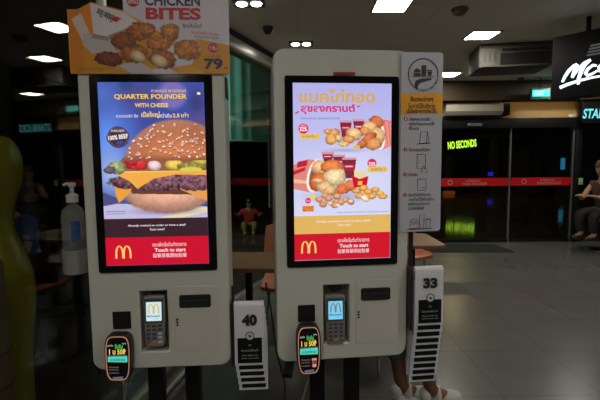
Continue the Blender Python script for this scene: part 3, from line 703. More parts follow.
# ------------------------------------------------------------------ contactless readers with a copper lit ring
def reader(K, u0, u1, vt, vb, label, cup, lean):
    W, H = u1 - u0, vt - vb
    t = thing('contactless_reader', label, 'payment reader', on(K, (u0 + u1) / 2, -.035, SZ + vb), K[2], 'contactless readers on the kiosks')
    w_, hh_ = W / 2, H
    def shape(k, pinch=.93):
        P = []
        for i in range(40):
            a = 2 * math.pi * i / 40; c, s = math.cos(a), math.sin(a)
            x_ = abs(c) ** .42 * (1 if c >= 0 else -1) * (w_ - k); z_ = abs(s) ** .62 * (1 if s >= 0 else -1) * (hh_ / 2 - k)
            P.append((x_ * (pinch + (1 - pinch) * (z_ / hh_ + .5)), z_ + hh_ / 2))
        return P
    ML = Matrix.Translation((0, 0, 0)) @ Matrix.Rotation(R(lean), 4, 'Y')
    MB().plate([shape(0)], -.012, .030, M_blk2, .005, ML).build('casing', t)
    MB().plate([shape(.006), shape(.0095)], -.0145, -.011, mat('copper_ring', (.55, .30, .2), .35, .4, emit=.30, ecol=rgb(245, 175, 130)), .0005, ML).build('light_ring', t)
    s = MB().plate([shape(.0105)], -.0135, -.011, mat('reader_glass', (.006, .006, .007), .12), 0, ML).build('display', t)
    b = MB(); yy = -.0142; X = w_ * .70; Z = lambda q: hh_ * (1 - q)
    flat(b, [(-X, Z(.46)), (X, Z(.45)), (X, Z(.58)), (-X, Z(.57))], yy, glow('teal_bar', 70, 215, 185), ML)
    flat(b, [(-X, Z(.43)), (X, Z(.43)), (X, Z(.455)), (-X, Z(.46))], yy, glow('lilac_bar', 110, 110, 190, .6), ML)
    gr, ye, wh, dm = glow('led_green', 70, 200, 90), glow('led_yellow', 240, 205, 70), glow('led_white', 200, 205, 215, .8), glow('led_dim', 150, 135, 120, .7)
    put_text(b, 'รับคืน', -X * .25, X * .55, Z(.19), Z(.29), yy, gr, .02, M=ML); put_text(b, '1 บ 50฿', -X * .85, X * .85, Z(.29), Z(.42), yy, ye, .03, M=ML)
    put_text(b, 'ทุกวัน', -X * 1.0, -X * .45, Z(.20), Z(.25), yy, wh, .02, M=ML); put_text(b, '09', X * .5, X * .9, Z(.17), Z(.20), yy, wh, M=ML)
    put_text(b, 'แตะบัตรเพื่อชำระเงิน', -X * .8, X * .8, Z(.485), Z(.555), yy - .0004, glow('ink_teal', 20, 80, 90), .02, M=ML)
    for k in range(3): put_text(b, ['VISA mastercard', 'JCB UnionPay', 'แตะเพื่อจ่าย'][k], -X * .9, X * .1, Z(.665 + k * .06), Z(.70 + k * .06), yy, dm, M=ML)
    if cup:
        flat(b, [(X * .3, Z(.66)), (X * .85, Z(.66)), (X * .78, Z(.84)), (X * .38, Z(.84))], yy, glow('cup_cream', 205, 175, 160, .8), ML)
        flat(b, [(X * .33, Z(.70)), (X * .82, Z(.70)), (X * .80, Z(.78)), (X * .36, Z(.78))], yy - .0004, glow('cup_red', 170, 40, 50, .8), ML)
    flat(b, [(-X * .55, Z(.895)), (X * .55, Z(.885)), (X * .5, Z(.935)), (-X * .5, Z(.94))], yy, glow('pill_grey', 125, 115, 140, .6), ML)
    b.build('display_lettering', s)
    MB().tube([(0, .02, .01), (.005, .06, -.05), (-.03, .09, -.20), (-.07, .12, -.40), (-.07, .14, -SZ - vb + .006)], .004, mat('grey_cable', (.25, .25, .24), .5)).build('cable', t)
    return t
reader(KL, -.2145, -.1085, -.618, -.808, 'black contactless reader with copper ring on the burger kiosk', False, 1.5)
reader(KR, -.2000, -.0965, -.611, -.818, 'black contactless reader with copper ring on the chicken kiosk', True, -.5)

# ------------------------------------------------------------------ promotional board on the burger kiosk
def promo():
    t = thing('promotional_board', 'printed board of chicken pieces and a 79 price on top of the burger kiosk', 'sign', on(KL, 0, -.009, SZ), KL[2])
    kx, kz_ = .5925 / 161.2, .00365; x0, z0 = -.2925, .384
    ux = lambda px: x0 + (px - 68.4) * kx; uz = lambda py: z0 + (74 - py) * kz_
    out = [(68.4, 74), (229.8, 74), (229.8, -30), (123.6, -30), (123.6, 10.5), (92, 3), (79, 10), (68.4, 10)]
    P = [(ux(a), uz(b_)) for a, b_ in out]
    M_core = mat('board_core', (.62, .60, .60), .6)
    MB().plate([P], -.002, .004, M_core).build('board', t)
    A = Art(162, 104, 2.3, 21); q = lambda *l: [((a / 3.53 + 65 - 68.4), b_ / 3.53 + 30) for a, b_ in l]   # from an enlarged sketch frame
    W_ = (206, 196, 208); A.mix(np.ones_like(A.X), (206, 138, 12))
    A.poly(q((207, -200), (700, -200), (700, 172), (583, 158), (470, 135), (395, 150), (300, 90), (207, 42)), W_)
    A.poly(q((12, 35), (60, 35), (60, 262), (20, 262)), (204, 122, 10)); A.poly(q((395, 150), (478, 168), (440, 230), (370, 238), (330, 180)), (206, 196, 204))
    A.poly(q((180, 232), (250, 215), (330, 262), (230, 262)), (190, 178, 186)); A.poly(q((385, 235), (440, 228), (495, 262), (400, 262)), (212, 150, 26)); A.poly(q((300, 245), (360, 240), (400, 262), (310, 262)), (205, 195, 200))
    # carton
    A.poly(q((25, 70), (92, 12), (100, 110), (70, 170), (85, 185), (55, 160)), (214, 120, 22)); A.poly(q((25, 70), (60, 48), (95, 105), (62, 150)), (208, 186, 182))
    A.poly(q((92, 12), (205, 42), (262, 78), (160, 132), (100, 120)), (216, 208, 210)); A.poly(q((60, 52), (92, 12), (100, 120), (92, 130)), (222, 130, 26))
    A.poly(q((62, 120), (150, 128), (262, 78), (250, 110), (170, 190), (90, 190), (60, 160)), (186, 176, 176)); A.poly(q((98, 120), (158, 133), (150, 145), (92, 135)), (150, 132, 126))
    A.poly(q((158, 66), (180, 58), (200, 66), (180, 80)), (196, 30, 28)); A.poly(q((150, 125), (175, 180), (215, 150), (250, 90)), (168, 130, 92))
    br = (168, 92, 30); b2 = (184, 108, 36); dk = (112, 52, 18)
    for f_ in ((262, 112, 52, 36, br, 0), (205, 145, 48, 34, (134, 70, 26), 0), (290, 105, 30, 26, b2, 0), (368, 112, 38, 32, b2, 0), (325, 152, 50, 28, b2, 0), (150, 208, 52, 28, dk, 5), (240, 190, 54, 34, br, -5), (340, 208, 50, 36, (160, 84, 28), 10), (428, 175, 50, 40, b2, 10)):
        A.food(f_[0] / 3.53 - 3.4, f_[1] / 3.53 + 30, f_[2] / 3.53, f_[3] / 3.53, f_[4], f_[5], bump=.5)
    for f_ in ((252, 198, 30, 20), (328, 216, 30, 22)): A.food(f_[0] / 3.53 - 3.4, f_[1] / 3.53 + 30, f_[2] / 3.53, f_[3] / 3.53, (214, 190, 152), 25, bump=.12)
    for x_, y_, r_ in ((243, 4, 22), (522, 167, 19)): A.ell(x_ / 3.53 - 3.4, y_ / 3.53 + 30, r_ / 3.53, r_ / 3.53, (196, 22, 40))
    pic = A.mesh('picture', 162 * kx, 104 * kz_, PRINT, t, -.0026, x0, uz(-30))
    bm = bmesh.new(); bm.from_mesh(pic.data)               # trim the print to the board's cut-out outline
    X0, X1 = ux(123.6), ux(79)
    def outside(c):
        px = 68.4 + (c.x - x0) / kx; py = 74 - (c.z - z0) / kz_
        if px > 229.8: return True
        if px >= 123.6: return False
        top = 10 if px < 79 else (10 - (px - 79) * 7 / 13 if px < 92 else 3 + (px - 92) * 7.5 / 31.6)
        return py < top
    bmesh.ops.delete(bm, geom=[f for f in bm.faces if outside(f.calc_center_median())], context='FACES'); bm.to_mesh(pic.data); bm.free()
    L = MB(); nv = mat('ink_navy', (.02, .02, .05), .5); rd = mat('ink_red', (.55, .012, .03), .5); wh = mat('ink_white', (.7, .68, .66), .5)
    def T(s, a, c, y0, y1, mt, bold=.02, rot=0):
        X = lambda v: ux(v / 3.53 + 65); Z = lambda v: uz(v / 3.53); M = None
        if rot:
            qv = Vector(((X(a) + X(c)) / 2, 0, (Z(y0) + Z(y1)) / 2)); M = Matrix.Translation(qv) @ Matrix.Rotation(R(rot), 4, 'Y') @ Matrix.Translation(-qv)
        put_text(L, s, X(a), X(c), Z(y0), Z(y1), -.0032, mt, bold, M=M)
    T('CHICKEN', 284, 480, -18, 20, nv, .03); T('BITES', 286, 482, 26, 69, rd, .045); T('ใหม่', 226, 260, -8, 14, wh, .02); T('ชิกเก้นไบท์', 415, 485, 80, 97, nv)
    T('ไก่ทอดชิ้นพอดีคำ กรอบอร่อย', 445, 545, 108, 122, rd, .01, 4); T('กรอบนอก นุ่มใน', 455, 545, 124, 136, nv, .01, 4); T('7 ชิ้น', 509, 535, 160, 175, wh, .02)
    T('79', 488, 556, 205, 245, nv, .04); T('.-', 560, 574, 236, 244, nv, .04); T('ราคาเริ่มต้น', 492, 550, 192, 202, mat('ink_brown', (.15, .07, .02), .5), .0)
    T('Chicken Bites', 112, 175, 42, 70, nv, .02, 205); T('* ภาพเพื่อการโฆษณาเท่านั้น', 40, 165, 238, 244, mat('ink_brown'), 0); T('สินค้ามีจำนวนจำกัด', 40, 140, 247, 252, mat('ink_brown'), 0)
    L.build('lettering', pic)
    MB().box((-.22, .004, .42), (-.19, .018, .46), M_blk2).build('clip', t); MB().box((.19, .004, .42), (.22, .018, .46), M_blk2).build('clip', t)
promo()

# ------------------------------------------------------------------ tall table-service instruction sign
def service_sign():
    t = thing('instruction_sign', 'tall white and yellow instruction sign on the right edge of the chicken kiosk', 'sign', on(KR, 0, -.009, SZ), KR[2])
    x0, x1, zt, zb = .236, .411, .477, -.247; kx = (x1 - x0) / 42.0; kz_ = (zt - zb) / 180.0
    MB().plate([rrect(x0, zb, x1, zt, .014, 6)], -.002, .003, mat('sign_plastic', (.49, .49, .56), .45), .0008).build('board', t)
    ux = lambda px: x0 + (px - 399.6) * kx; uz = lambda py: zt - (py - 52) * kz_
    flat_ = MB(); ye = mat('ink_yellow', rgb(240, 165, 15), .5); ink = mat('ink_black', (.02, .02, .025), .5); rd = mat('ink_red'); yl = mat('ink_soft_yellow', (.65, .5, .12), .5)
    flat(flat_, [(x0, uz(113)), (x1, uz(112.4)), (x1, uz(91.8)), (x0, uz(92.4))], -.0028, ye); flat_.build('yellow_band', t)
    L = MB(); y = -.0034
    cx, cy = 421.5, 73.6; c_ = (ux(cx), uz(cy)); r = 15.4 * kx
    disc(L, *c_, r, y, ink, r * .92, 40)
    X = lambda a: ux(cx + a); Z = lambda a: uz(cy + a)
    flat(L, [(X(-9.5), Z(-2)), (X(-9), Z(-4.6)), (X(-6), Z(-6)), (X(-3), Z(-4.6)), (X(-2.5), Z(-2))], y, ink); flat(L, [(X(-9.6), Z(-1.2)), (X(-2.4), Z(-1.2)), (X(-2.6), Z(1.4)), (X(-9.4), Z(1.4))], y, ink)
    flat(L, [(X(-2), Z(-9)), (X(3.2), Z(-9)), (X(3.0), Z(1.4)), (X(-1.8), Z(1.4))], y, ink); flat(L, [(X(4), Z(-3)), (X(9), Z(-3)), (X(8), Z(1.4)), (X(5), Z(1.4))], y, ink); flat(L, [(X(3.8), Z(-4.6)), (X(9.2), Z(-4.6)), (X(9.2), Z(-3.5)), (X(3.8), Z(-3.5))], y, ink)
    flat(L, [(X(-11), Z(2)), (X(11), Z(2)), (X(11), Z(2.7)), (X(-11), Z(2.7))], y, ink)
    flat(L, [(X(-6.8), Z(15)), (X(-8.6), Z(10)), (X(-7.4), Z(6)), (X(-2), Z(4)), (X(8), Z(3.6)), (X(8.6), Z(5)), (X(2), Z(7)), (X(-3), Z(8.6)), (X(-5), Z(11)), (X(-5.2), Z(13.6))], y, ink)
    def T(s, a, c, y0, y1, mt, bold=.01): put_text(L, s, ux(a), ux(c), uz(y0), uz(y1), y - .0004, mt, bold)
    for i, ch in enumerate('TABLE SERVICE'):
        if ch == ' ': continue
        a = R(-104 + i * 7.2); q = Vector((c_[0] + r * .98 * math.cos(a), 0, c_[1] + r * .98 * math.sin(a)))
        M = Matrix.Translation(q) @ Matrix.Rotation(-(a + math.pi / 2), 4, 'Y')
        flat(L, [(-.006, -.006), (.006, -.006), (.006, .006), (-.006, .006)], y - .0002, MC['sign_plastic'], M)
        put_text(L, ch, -.0034, .0034, .004, -.004, y - .0006, ink, .03, M=M)
    T('ขั้นตอนง่ายๆ', 409, 432, 95, 101.2, ink, .03); T('ในการใช้บริการ', 407, 434, 101.6, 107, ink, .02); T('เสิร์ฟอาหารถึงโต๊ะ', 405.5, 436, 107, 111.8, ink, .03)
    for yy, n_ in ((117.5, '1'), (148, '2'), (173, '3'), (194, '4')):
        disc(L, ux(404.6), uz(yy), 1.9 * kx, y, rd); T(n_, 404.1, 405.2, yy - 1.1, yy + 1.1, mat('ink_white'), .03)
    for s, a, c, y0 in (('เมื่อเลือกอาหารแล้ว', 408, 429, 115.6), ('กดรับป้ายหมายเลขโต๊ะ', 408, 434, 120.2), ('ที่ด้านข้าง', 408, 418, 124.8), ('ใส่หมายเลขที่เลือก', 408, 429, 146.2), ('ชำระเงิน', 408, 417, 171.2),
                        ('เลือกที่นั่งที่ต้องการ', 408, 431, 192), ('วางป้ายไว้ที่ด้านข้าง', 408, 434, 196.6), ('พนักงานจะนำอาหาร', 408, 430, 201.2), ('ไปเสิร์ฟให้ถึงที่', 408, 424, 205.8)):
        T(s, a, c, y0, y0 + 3.7, ink, .012)
    def line(pts, w_=.55, mt=ink): stroke(L, [(ux(a), uz(b_)) for a, b_ in pts], w_ * kx, y, mt)
    line([(418.5, 142), (420, 130.5), (426.5, 130), (425.5, 141.5), (418.5, 142)]); line([(426.5, 130), (428.5, 140.5), (425.5, 141.5)]); line([(416, 142.6), (430, 141.8)])
    line([(416.5, 153), (425, 153), (425, 167), (416.5, 167), (416.5, 153)])
    for r_ in range(3):
        for c in range(3): disc(L, ux(418.4 + c * 2.3), uz(156 + r_ * 3), .75 * kx, y, yl, n=8)
    line([(422, 172), (421, 167), (423, 164), (424.5, 167.4), (427, 168), (426, 172.5)])
    line([(417.5, 178), (426, 178), (426, 189.6), (417.5, 189.6), (417.5, 178)]); line([(420, 178), (420, 189)], .5, yl); line([(422, 187), (425, 187)])
    line([(407.5, 229.6), (433, 229)], .8); line([(410, 222), (412, 219), (417, 219), (419, 222), (410, 222)]); line([(410, 224), (419, 224), (418.4, 228.6), (410.6, 228.6), (410, 224)])
    line([(420, 229), (419.6, 214.6), (424.6, 214.4), (424.4, 229)]); line([(422, 214.4), (422.6, 211.4)], .6, yl); line([(421, 218), (423.6, 218), (423.6, 225), (421, 225)], .9, yl)
    line([(426, 219.5), (431.5, 219.3)], 1.0); line([(426.4, 220), (427.2, 229), (430.6, 229), (431.2, 220)])
    L.build('printing', t)
    MB().box((x0 + .005, .003, -.10), (x0 + .035, .035, .36), M_blk2).build('bracket', t)
service_sign()

# ------------------------------------------------------------------ number stands hung in stacks
M_card = mat('card_plastic', (.68, .66, .72), .40); M_cgreen = mat('card_dark_green', (.006, .011, .009), .8, spec=.1); M_cink = mat('ink_black'); M_cw = mat('ink_card_white', (.6, .6, .62), .5)
def number_card(num, W, H, label, group):
    t = thing('number_stand', label, 'table number', (0, 0, 0), 0, group)
    h = .016; pts = [(0, -.0)]                              # origin at the ridge; the sheet folds over a rail
    prof = []                                               # (y, z): front leg, round ridge, rear leg
    prof.append((-h - .004, -H)); prof.append((-h, -.02))
    for k in range(7): a = R(180 - k * 30); prof.append((h * math.cos(a), -.016 + .016 * math.sin(a)))
    prof.append((h + .002, -H * .93))
    V = []; th = .0016
    def n_at(i):
        a, c = prof[max(i - 1, 0)], prof[min(i + 1, len(prof) - 1)]; dy, dz = c[0] - a[0], c[1] - a[1]; l = math.hypot(dy, dz); return (-dz / l, dy / l)
    for x_ in (-W / 2, W / 2):
        for i, p in enumerate(prof): V.append((x_, p[0], p[1]))
        for i, p in enumerate(prof): nn = n_at(i); V.append((x_, p[0] - nn[0] * th, p[1] - nn[1] * th))
    n = len(prof); F = []
    for i in range(n - 1):
        F += [[i, i + 1, 2 * n + i + 1, 2 * n + i], [n + i, 3 * n + i, 3 * n + i + 1, n + i + 1], [i, n + i, n + i + 1, i + 1], [2 * n + i, 2 * n + i + 1, 3 * n + i + 1, 3 * n + i]]
    for e in (0, n - 1): F.append([e, 2 * n + e, 3 * n + e, n + e])
    MB().add(V, F, M_card, None, True).build('card', t)
    f = lambda z: -h - .0035 - .004 * max(0, (-z - .02)) / (H - .02) - .0012
    b = MB()
    def q4(x0, x1, z0, z1, mt, e=0): b.add([(x0, f(z0) - e, z0), (x1, f(z0) - e, z0), (x1, f(z1) - e, z1), (x0, f(z1) - e, z1)], [[0, 1, 2, 3]], mt)
    q4(-W * .40, W * .42, -H * .955, -H * .555, M_cgreen)
    b.build('dark_panel', t)
    if num:
        b = MB(); put_text(b, num, -W * .24, W * .27, -H * .185, -H * .365, f(-H * .3) - .0006, M_cink, .06)
        disc(b, W * .02, -H * .525, W * .155, f(-H * .5) - .0012, M_cink); disc(b, W * .02, -H * .525, W * .125, f(-H * .5) - .0018, M_cw)
        flat(b, [(W * .02 - .007, -H * .51), (W * .02 - .002, -H * .545), (W * .02 + .006, -H * .545), (W * .02 + .009, -H * .51), (W * .02 + .004, -H * .53), (W * .02 - .001, -H * .505)], f(-H * .5) - .0024, M_cgreen)
        put_text(b, '(1)', -W * .03, W * .06, -H * .655, -H * .69, f(-H * .67) - .0008, M_cw)
        put_text(b, 'โปรดวางป้ายนี้ไว้บนโต๊ะ', -W * .28, W * .30, -H * .735, -H * .77, f(-H * .75) - .0008, M_cw); put_text(b, 'Please display this', -W * .26, W * .28, -H * .82, -H * .845, f(-H * .83) - .0008, M_cw)
        put_text(b, 'number on your table', -W * .28, W * .30, -H * .865, -H * .89, f(-H * .88) - .0008, M_cw); b.build('number', t)
    return t
def stack(K, u, top, d0, num, W, H, count, du, drop, back, where, nxt):
    names = ['topmost', 'second', 'third', 'fourth', 'fifth', 'sixth', 'seventh', 'eighth', 'ninth', 'tenth']
    grp = 'number stands hanging beside the ' + where
    first = number_card(num, W, H, 'white table stand numbered %s, front of the stack beside the %s' % (num, where), grp)
    first.location = on(K, u, d0, top); first.rotation_euler.z = K[2]
    plain = number_card('', W, H, '', grp)
    for i in range(1, count):
        o = plain if i == 1 else copy_tree(plain)
        o.location = on(K, u + du * i, d0 + back * i, top - drop * i); o.rotation_euler.z = K[2]
        o['label'] = '%s card edge from the %s in the number stand stack beside the %s' % (names[i] if i < count - 1 else 'lowest', 'top', where)
    # sloping rail on the kiosk's side that the cards hang over
    Kobj = K1 if K is KL else K2
    b = MB(); e = on((0, 0, 0), u, d0, top)
    b.box((.2755, d0 - .015, top - .27), (.2835, d0 + .05, top - .005), M_blk2, bev=.002)
    b.build('number_rack', Kobj)
    if K is KR: MB().tube([(.300, .03, top + .36), (.300, .03, top - .25)], .010, M_blk2).build('sign_pole', Kobj)
    else: MB().tube([(.286, .03, top + .06), (.286, .03, top - .27)], .006, M_blk2).build('rack_pole', Kobj)
SZc = SZ
stack(KL, .352, SZ - .518, .012, '40', .121, .264, 5, .0030, .0310, .0088, 'burger kiosk', 0)
stack(KR, .353, SZ - .388, -.03, '33', .120, .246, 10, .0008, .0318, .0088, 'chicken kiosk', 0)

# ------------------------------------------------------------------ hand sanitiser in a holder on the kiosk's left side
pb = at_y(76.5, 272, 1.76)
t = thing('sanitizer_bottle', 'clear pump bottle of hand sanitiser standing in a white holder behind the burger kiosk', 'bottle', (pb.x, 1.76, pb.z + .012))
M_clear = mat('clear_plastic', (.42, .44, .42), .15); M_clear.node_tree.nodes['Principled BSDF'].inputs['Alpha'].default_value = .26; M_wh = mat('white_plastic', (.55, .55, .52), .4)
k_ = (at_y(75.5, 181, 1.76).z - pb.z); S = k_ / .385
b = MB().lathe([(.0, 0), (.040, 0), (.045, .006), (.046, .10), (.046, .22), (.043, .245), (.030, .265), (.018, .275), (.018, .285)], M_clear, n=28); b.v = [(x_ * S, y_ * S, z_ * S) for x_, y_, z_ in b.v]; b.build('bottle_body', t)
b = MB().lathe([(0, .005), (.040, .005), (.042, .10), (.042, .118), (0, .118)], glass_mat('gel', 1.33, (.72, .76, .76, 1), .6), n=24); b.v = [(x_ * S, y_ * S, z_ * S) for x_, y_, z_ in b.v]; b.build('gel', t)
b = MB().lathe([(0, .285), (.023, .285), (.024, .315), (.014, .320), (.008, .325), (.008, .345), (.012, .348), (.016, .356), (.015, .366), (0, .368)], M_wh)
b.tube([(.0, 0, .360), (-.012, -.012, .363), (-.024, -.02, .356)], .006, M_wh); b.v = [(x_ * S, y_ * S, z_ * S) for x_, y_, z_ in b.v]; b.build('pump', t)
b = MB(); V = []; F = []
for i in range(7):
    a = R(-90 + 14 + i * 7); 
    for z_ in (.13, .21): V.append((.0475 * math.cos(a) * S, .0475 * math.sin(a) * S, z_ * S))
for i in range(6): F.append([2 * i, 2 * i + 2, 2 * i + 3, 2 * i + 1])
b.add(V, F, mat('label_blue', (.03, .09, .22), .4, noise=.5, scale=60), None, True); b.build('label', t)
H_ = thing('bottle_holder', 'white open bottle holder fixed beside the burger kiosk', 'holder', (pb.x, 1.76, pb.z))
b = MB(); b.lathe([(0, 0), (.050 * S, 0), (.0505 * S, .1 * S), (.048 * S, .1 * S), (.047 * S, .006), (0, .006)], mat('milky_plastic', (.24, .24, .23), .5), n=28); b.build('cup', H_)
MB().box((.045 * S, .0, .02), (.12, .02, .05), M_blk2).build('arm', H_)

# ================================================================== furniture
M_or = mat('orange_seat', (.42, .12, .045), .40, noise=.08, scale=5); M_tan = mat('tan_seat', (.45, .17, .09), .42)
def chair(x, y, rz, label, shell=None, legm=None, seat_z=.45):
    t = thing('dining_chair', label, 'chair', (x, y, 0), rz, 'moulded chairs at the tables'); sh = shell or M_or; lm = legm or M_chrome
    V = []; F = []; nu, nv = 12, 9
    def grid(fn, th, mt, name):
        b = MB(); top = [fn(i / nu, j / nv) for j in range(nv + 1) for i in range(nu + 1)]
        bot = [(p[0], p[1] + th[0], p[2] - th[1]) for p in top]; N = len(top); F = []
        for j in range(nv):
            for i in range(nu):
                a = j * (nu + 1) + i; F += [[a, a + 1, a + nu + 2, a + nu + 1], [N + a, N + a + nu + 1, N + a + nu + 2, N + a + 1]]
        edge = [i for i in range(nu + 1)] + [j * (nu + 1) + nu for j in range(1, nv + 1)] + [nv * (nu + 1) + i for i in range(nu - 1, -1, -1)] + [j * (nu + 1) for j in range(nv - 1, 0, -1)]
        for k in range(len(edge)): a, c = edge[k], edge[(k + 1) % len(edge)]; F.append([a, N + a, N + c, c])
        b.add(top + bot, F, mt, None, True); return b.build(name, t)
    def seat(u, v):
        x_ = (u - .5) * 2; w_ = .225 * (1 - .12 * v); return (x_ * w_ * (1 if abs(x_) < .9 else .985), -.22 + v * .43, seat_z + .03 * x_ * x_ - .025 * math.sin(math.pi * v) + (.0 if v > .15 else -.03 * (1 - v / .15)))
    def back(u, v):
        x_ = (u - .5) * 2; w_ = .215 * (1 - .10 * v * v); return (x_ * w_, .20 + .09 * v - .035 * x_ * x_, seat_z + .05 + v * .37 - .02 * x_ ** 4 * v)
    grid(seat, (0, .03), sh, 'seat'); grid(back, (.022, 0), sh, 'backrest')
    for sx in (-1, 1):
        for sy in (-1, 1):
            MB().tube([(sx * .15, sy * .13, seat_z - .04), (sx * .20, sy * .19 + (.03 if sy > 0 else 0), .0)], .0095, lm).build('leg', t)
    MB().tube([(-.15, -.13, seat_z - .05), (.15, -.13, seat_z - .05), (.15, .13, seat_z - .05), (-.15, .13, seat_z - .05), (-.15, -.13, seat_z - .05)], .008, lm).build('seat_frame', t)
    return t
def table(x0, x1, y0, y1, label, rz=0, z=.74, top=None):
    cx, cy = (x0 + x1) / 2, (y0 + y1) / 2; t = thing('cafe_table', label, 'table', (cx, cy, 0), rz)
    b = MB(); b.plate([rrect(x0 - cx, y0 - cy, x1 - cx, y1 - cy, .04)], -.014, .014, top or M_wood, .004)
    b.v = [(p[0], p[2], z - .014 + p[1]) for p in b.v]; b.build('tabletop', t)
    for sx in (-1, 1):
        MB().box((sx * (x1 - cx - .20) - .022, -.022, .02), (sx * (x1 - cx - .20) + .022, .022, z - .028), M_black).build('leg', t)
        MB().box((sx * (x1 - cx - .20) - .03, -(y1 - cy) * .8, 0), (sx * (x1 - cx - .20) + .03, (y1 - cy) * .8, .02), M_black).build('foot', t)
    return t
table(-.56, .12, 2.60, 3.10, 'light wood table seen between the two kiosks', R(-4))
table(.50, 1.16, 3.28, 3.86, 'light wood table seen under the tall instruction sign', R(0))
chair(-.10, 3.42, R(2), 'orange chair behind the table between the two kiosks', M_tan)
chair(1.12, 4.45, R(8), 'orange chair on the far side of the table under the instruction sign')
chair(.44, 2.92, R(150), 'orange chair with chrome legs half hidden behind the chicken kiosk')

# ================================================================== people
M_skin = mat('skin', (.42, .21, .12), .5); M_skin2 = mat('skin_deep', (.26, .12, .06), .5)
def skin_mesh(pts, edges, rad, sub=2):
    me = bpy.data.meshes.new('sk'); me.from_pydata(pts, edges, []); o = bpy.data.objects.new('sk', me); COL.objects.link(o)
    sm_ = o.modifiers.new('s', 'SKIN'); sm_.use_smooth_shade = True
    for i, r_ in enumerate(rad):
        q = me.skin_vertices[0].data[i]; q.radius = (r_, r_) if not isinstance(r_, tuple) else r_; q.use_root = (i == 0)
    ss = o.modifiers.new('u', 'SUBSURF'); ss.levels = sub; ss.render_levels = sub
    bpy.context.view_layer.update(); ev = bpy.data.meshes.new_from_object(o.evaluated_get(bpy.context.evaluated_depsgraph_get()))
    V = [tuple(v.co) for v in ev.vertices]; F = [list(p.vertices) for p in ev.polygons]
    bpy.data.objects.remove(o); bpy.data.meshes.remove(me); bpy.data.meshes.remove(ev); return V, F
def person(label, J, loc, rz, skin, shirt, pants, hair, hairlen=.0, shoes=None, pant_end=1.0, sleeve=.8, group=None, rest=None):
    """J: joints in the figure's own frame, facing -y"""
    t = thing('person', label, 'person', loc, rz, group)
    v = {k: Vector(p) for k, p in J.items()}
    names = ['pelvis', 'waist', 'chest', 'neck', 'head']; pts = [v[n] for n in names[:4]] + [v['head']]
    rad = [(.15, .11), (.13, .10), (.155, .11), .052, .055]; E_ = [(0, 1), (1, 2), (2, 3), (3, 4)]
    b = MB()
    for s in 'lr':
        i = len(pts); pts += [v['shoulder_' + s], v['elbow_' + s], v['wrist_' + s]]; rad += [.052, .040, .028]; E_ += [(2, i), (i, i + 1), (i + 1, i + 2)]
        i = len(pts); pts += [v['hip_' + s], v['knee_' + s], v['ankle_' + s], v['toe_' + s]]; rad += [.085, .058, .040, .035]; E_ += [(0, i), (i, i + 1), (i + 1, i + 2), (i + 2, i + 3)]
    V, F = skin_mesh([tuple(p) for p in pts], E_, rad); b.add(V, F, skin, None, True)
    for s in 'lr':                                          # hands: palm and five fingers
        wv, e = v['wrist_' + s], v['elbow_' + s]; d = (wv - e).normalized(); sd = d.cross(Vector((0, 0, 1)));
        if sd.length < .2: sd = d.cross(Vector((0, 1, 0)))
        sd.normalize(); nn = sd.cross(d).normalized(); pm = wv + d * .085
        V, F = skin_mesh([tuple(wv - d * .01), tuple(wv + d * .045), tuple(pm)], [(0, 1), (1, 2)], [.026, (.036, .020), (.038, .017)], 1); b.add(V, F, skin, None, True)
        for k, ln in enumerate((.066, .076, .070, .055)):
            o_ = pm + sd * (.027 - .018 * k) - d * .01
            V, F = skin_mesh([tuple(o_), tuple(o_ + d * ln * .5 - nn * .006), tuple(o_ + d * ln * .9 - nn * .028)], [(0, 1), (1, 2)], [.009, .0085, .007], 1); b.add(V, F, skin, None, True)
        o_ = wv + d * .03 + sd * .026; V, F = skin_mesh([tuple(o_), tuple(o_ + d * .03 + sd * .022 - nn * .01), tuple(o_ + d * .06 + sd * .026 - nn * .02)], [(0, 1), (1, 2)], [.012, .010, .008], 1); b.add(V, F, skin, None, True)
    hd = v['head']; q = (hd - v['neck']).normalized(); hc = hd + q * .06; fd = Vector(J.get('face', (0, -1, 0))).normalized()
    fd = (fd - q * fd.dot(q)).normalized(); rt = fd.cross(q)
    MH = Matrix((rt, -fd, q)).transposed().to_4x4(); MH.translation = hc
    b.ball((0, 0, .0), (.074, .092, .112), skin, MH, 20); b.ball((0, -.028, -.055), (.050, .056, .058), skin, MH, 14)
    b.ball((0, -.096, -.012), (.012, .018, .022), skin, MH, 8)
    for s in (-1, 1): b.ball((s * .074, .005, -.005), (.010, .018, .028), skin, MH, 8)
    b.build('body', t)
    e = MB(); wh, dk = mat('eye_white', (.6, .6, .58), .3), mat('eye_dark', (.02, .015, .01), .2)
    for s in (-1, 1): e.ball((s * .028, -.080, .008), (.012, .010, .008), wh, MH, 8); e.ball((s * .028, -.088, .008), (.006, .004, .006), dk, MH, 8)
    e.ball((0, -.084, -.052), (.022, .007, .006), mat('lips', (.35, .10, .08), .5), MH, 8); e.build('face_features', t)
    h = MB(); bm = bmesh.new(); bmesh.ops.create_uvsphere(bm, u_segments=24, v_segments=16, radius=1)
    rs = random.Random(3)
    for p in bm.verts:
        c = p.co; f_ = 1 + .05 * math.sin(9 * c.x + 4 * c.z) + rs.uniform(-.02, .02)
        z_ = c.z * .124 * f_; y_ = c.y * .106 * f_ + .014; x_ = c.x * .086 * f_
        if c.z < .1: x_ *= 1 + .1 * hairlen * 5; z_ = c.z * (.10 + hairlen) if c.y > -.2 else c.z * .02 + .03; y_ = max(y_, -.02)
        p.co = Vector((x_, y_, z_ + .018))
    h.bm(bm, hair, MH, True); h.build('hair', t)
    # clothes
    def lerp(a, c, k): return a + (c - a) * k
    P = [v['pelvis'] + Vector((0, 0, .0)), v['waist'], v['chest'], lerp(v['chest'], v['neck'], .72)]; rr = [(.165, .125), (.145, .115), (.170, .125), .075]; EE = [(0, 1), (1, 2), (2, 3)]
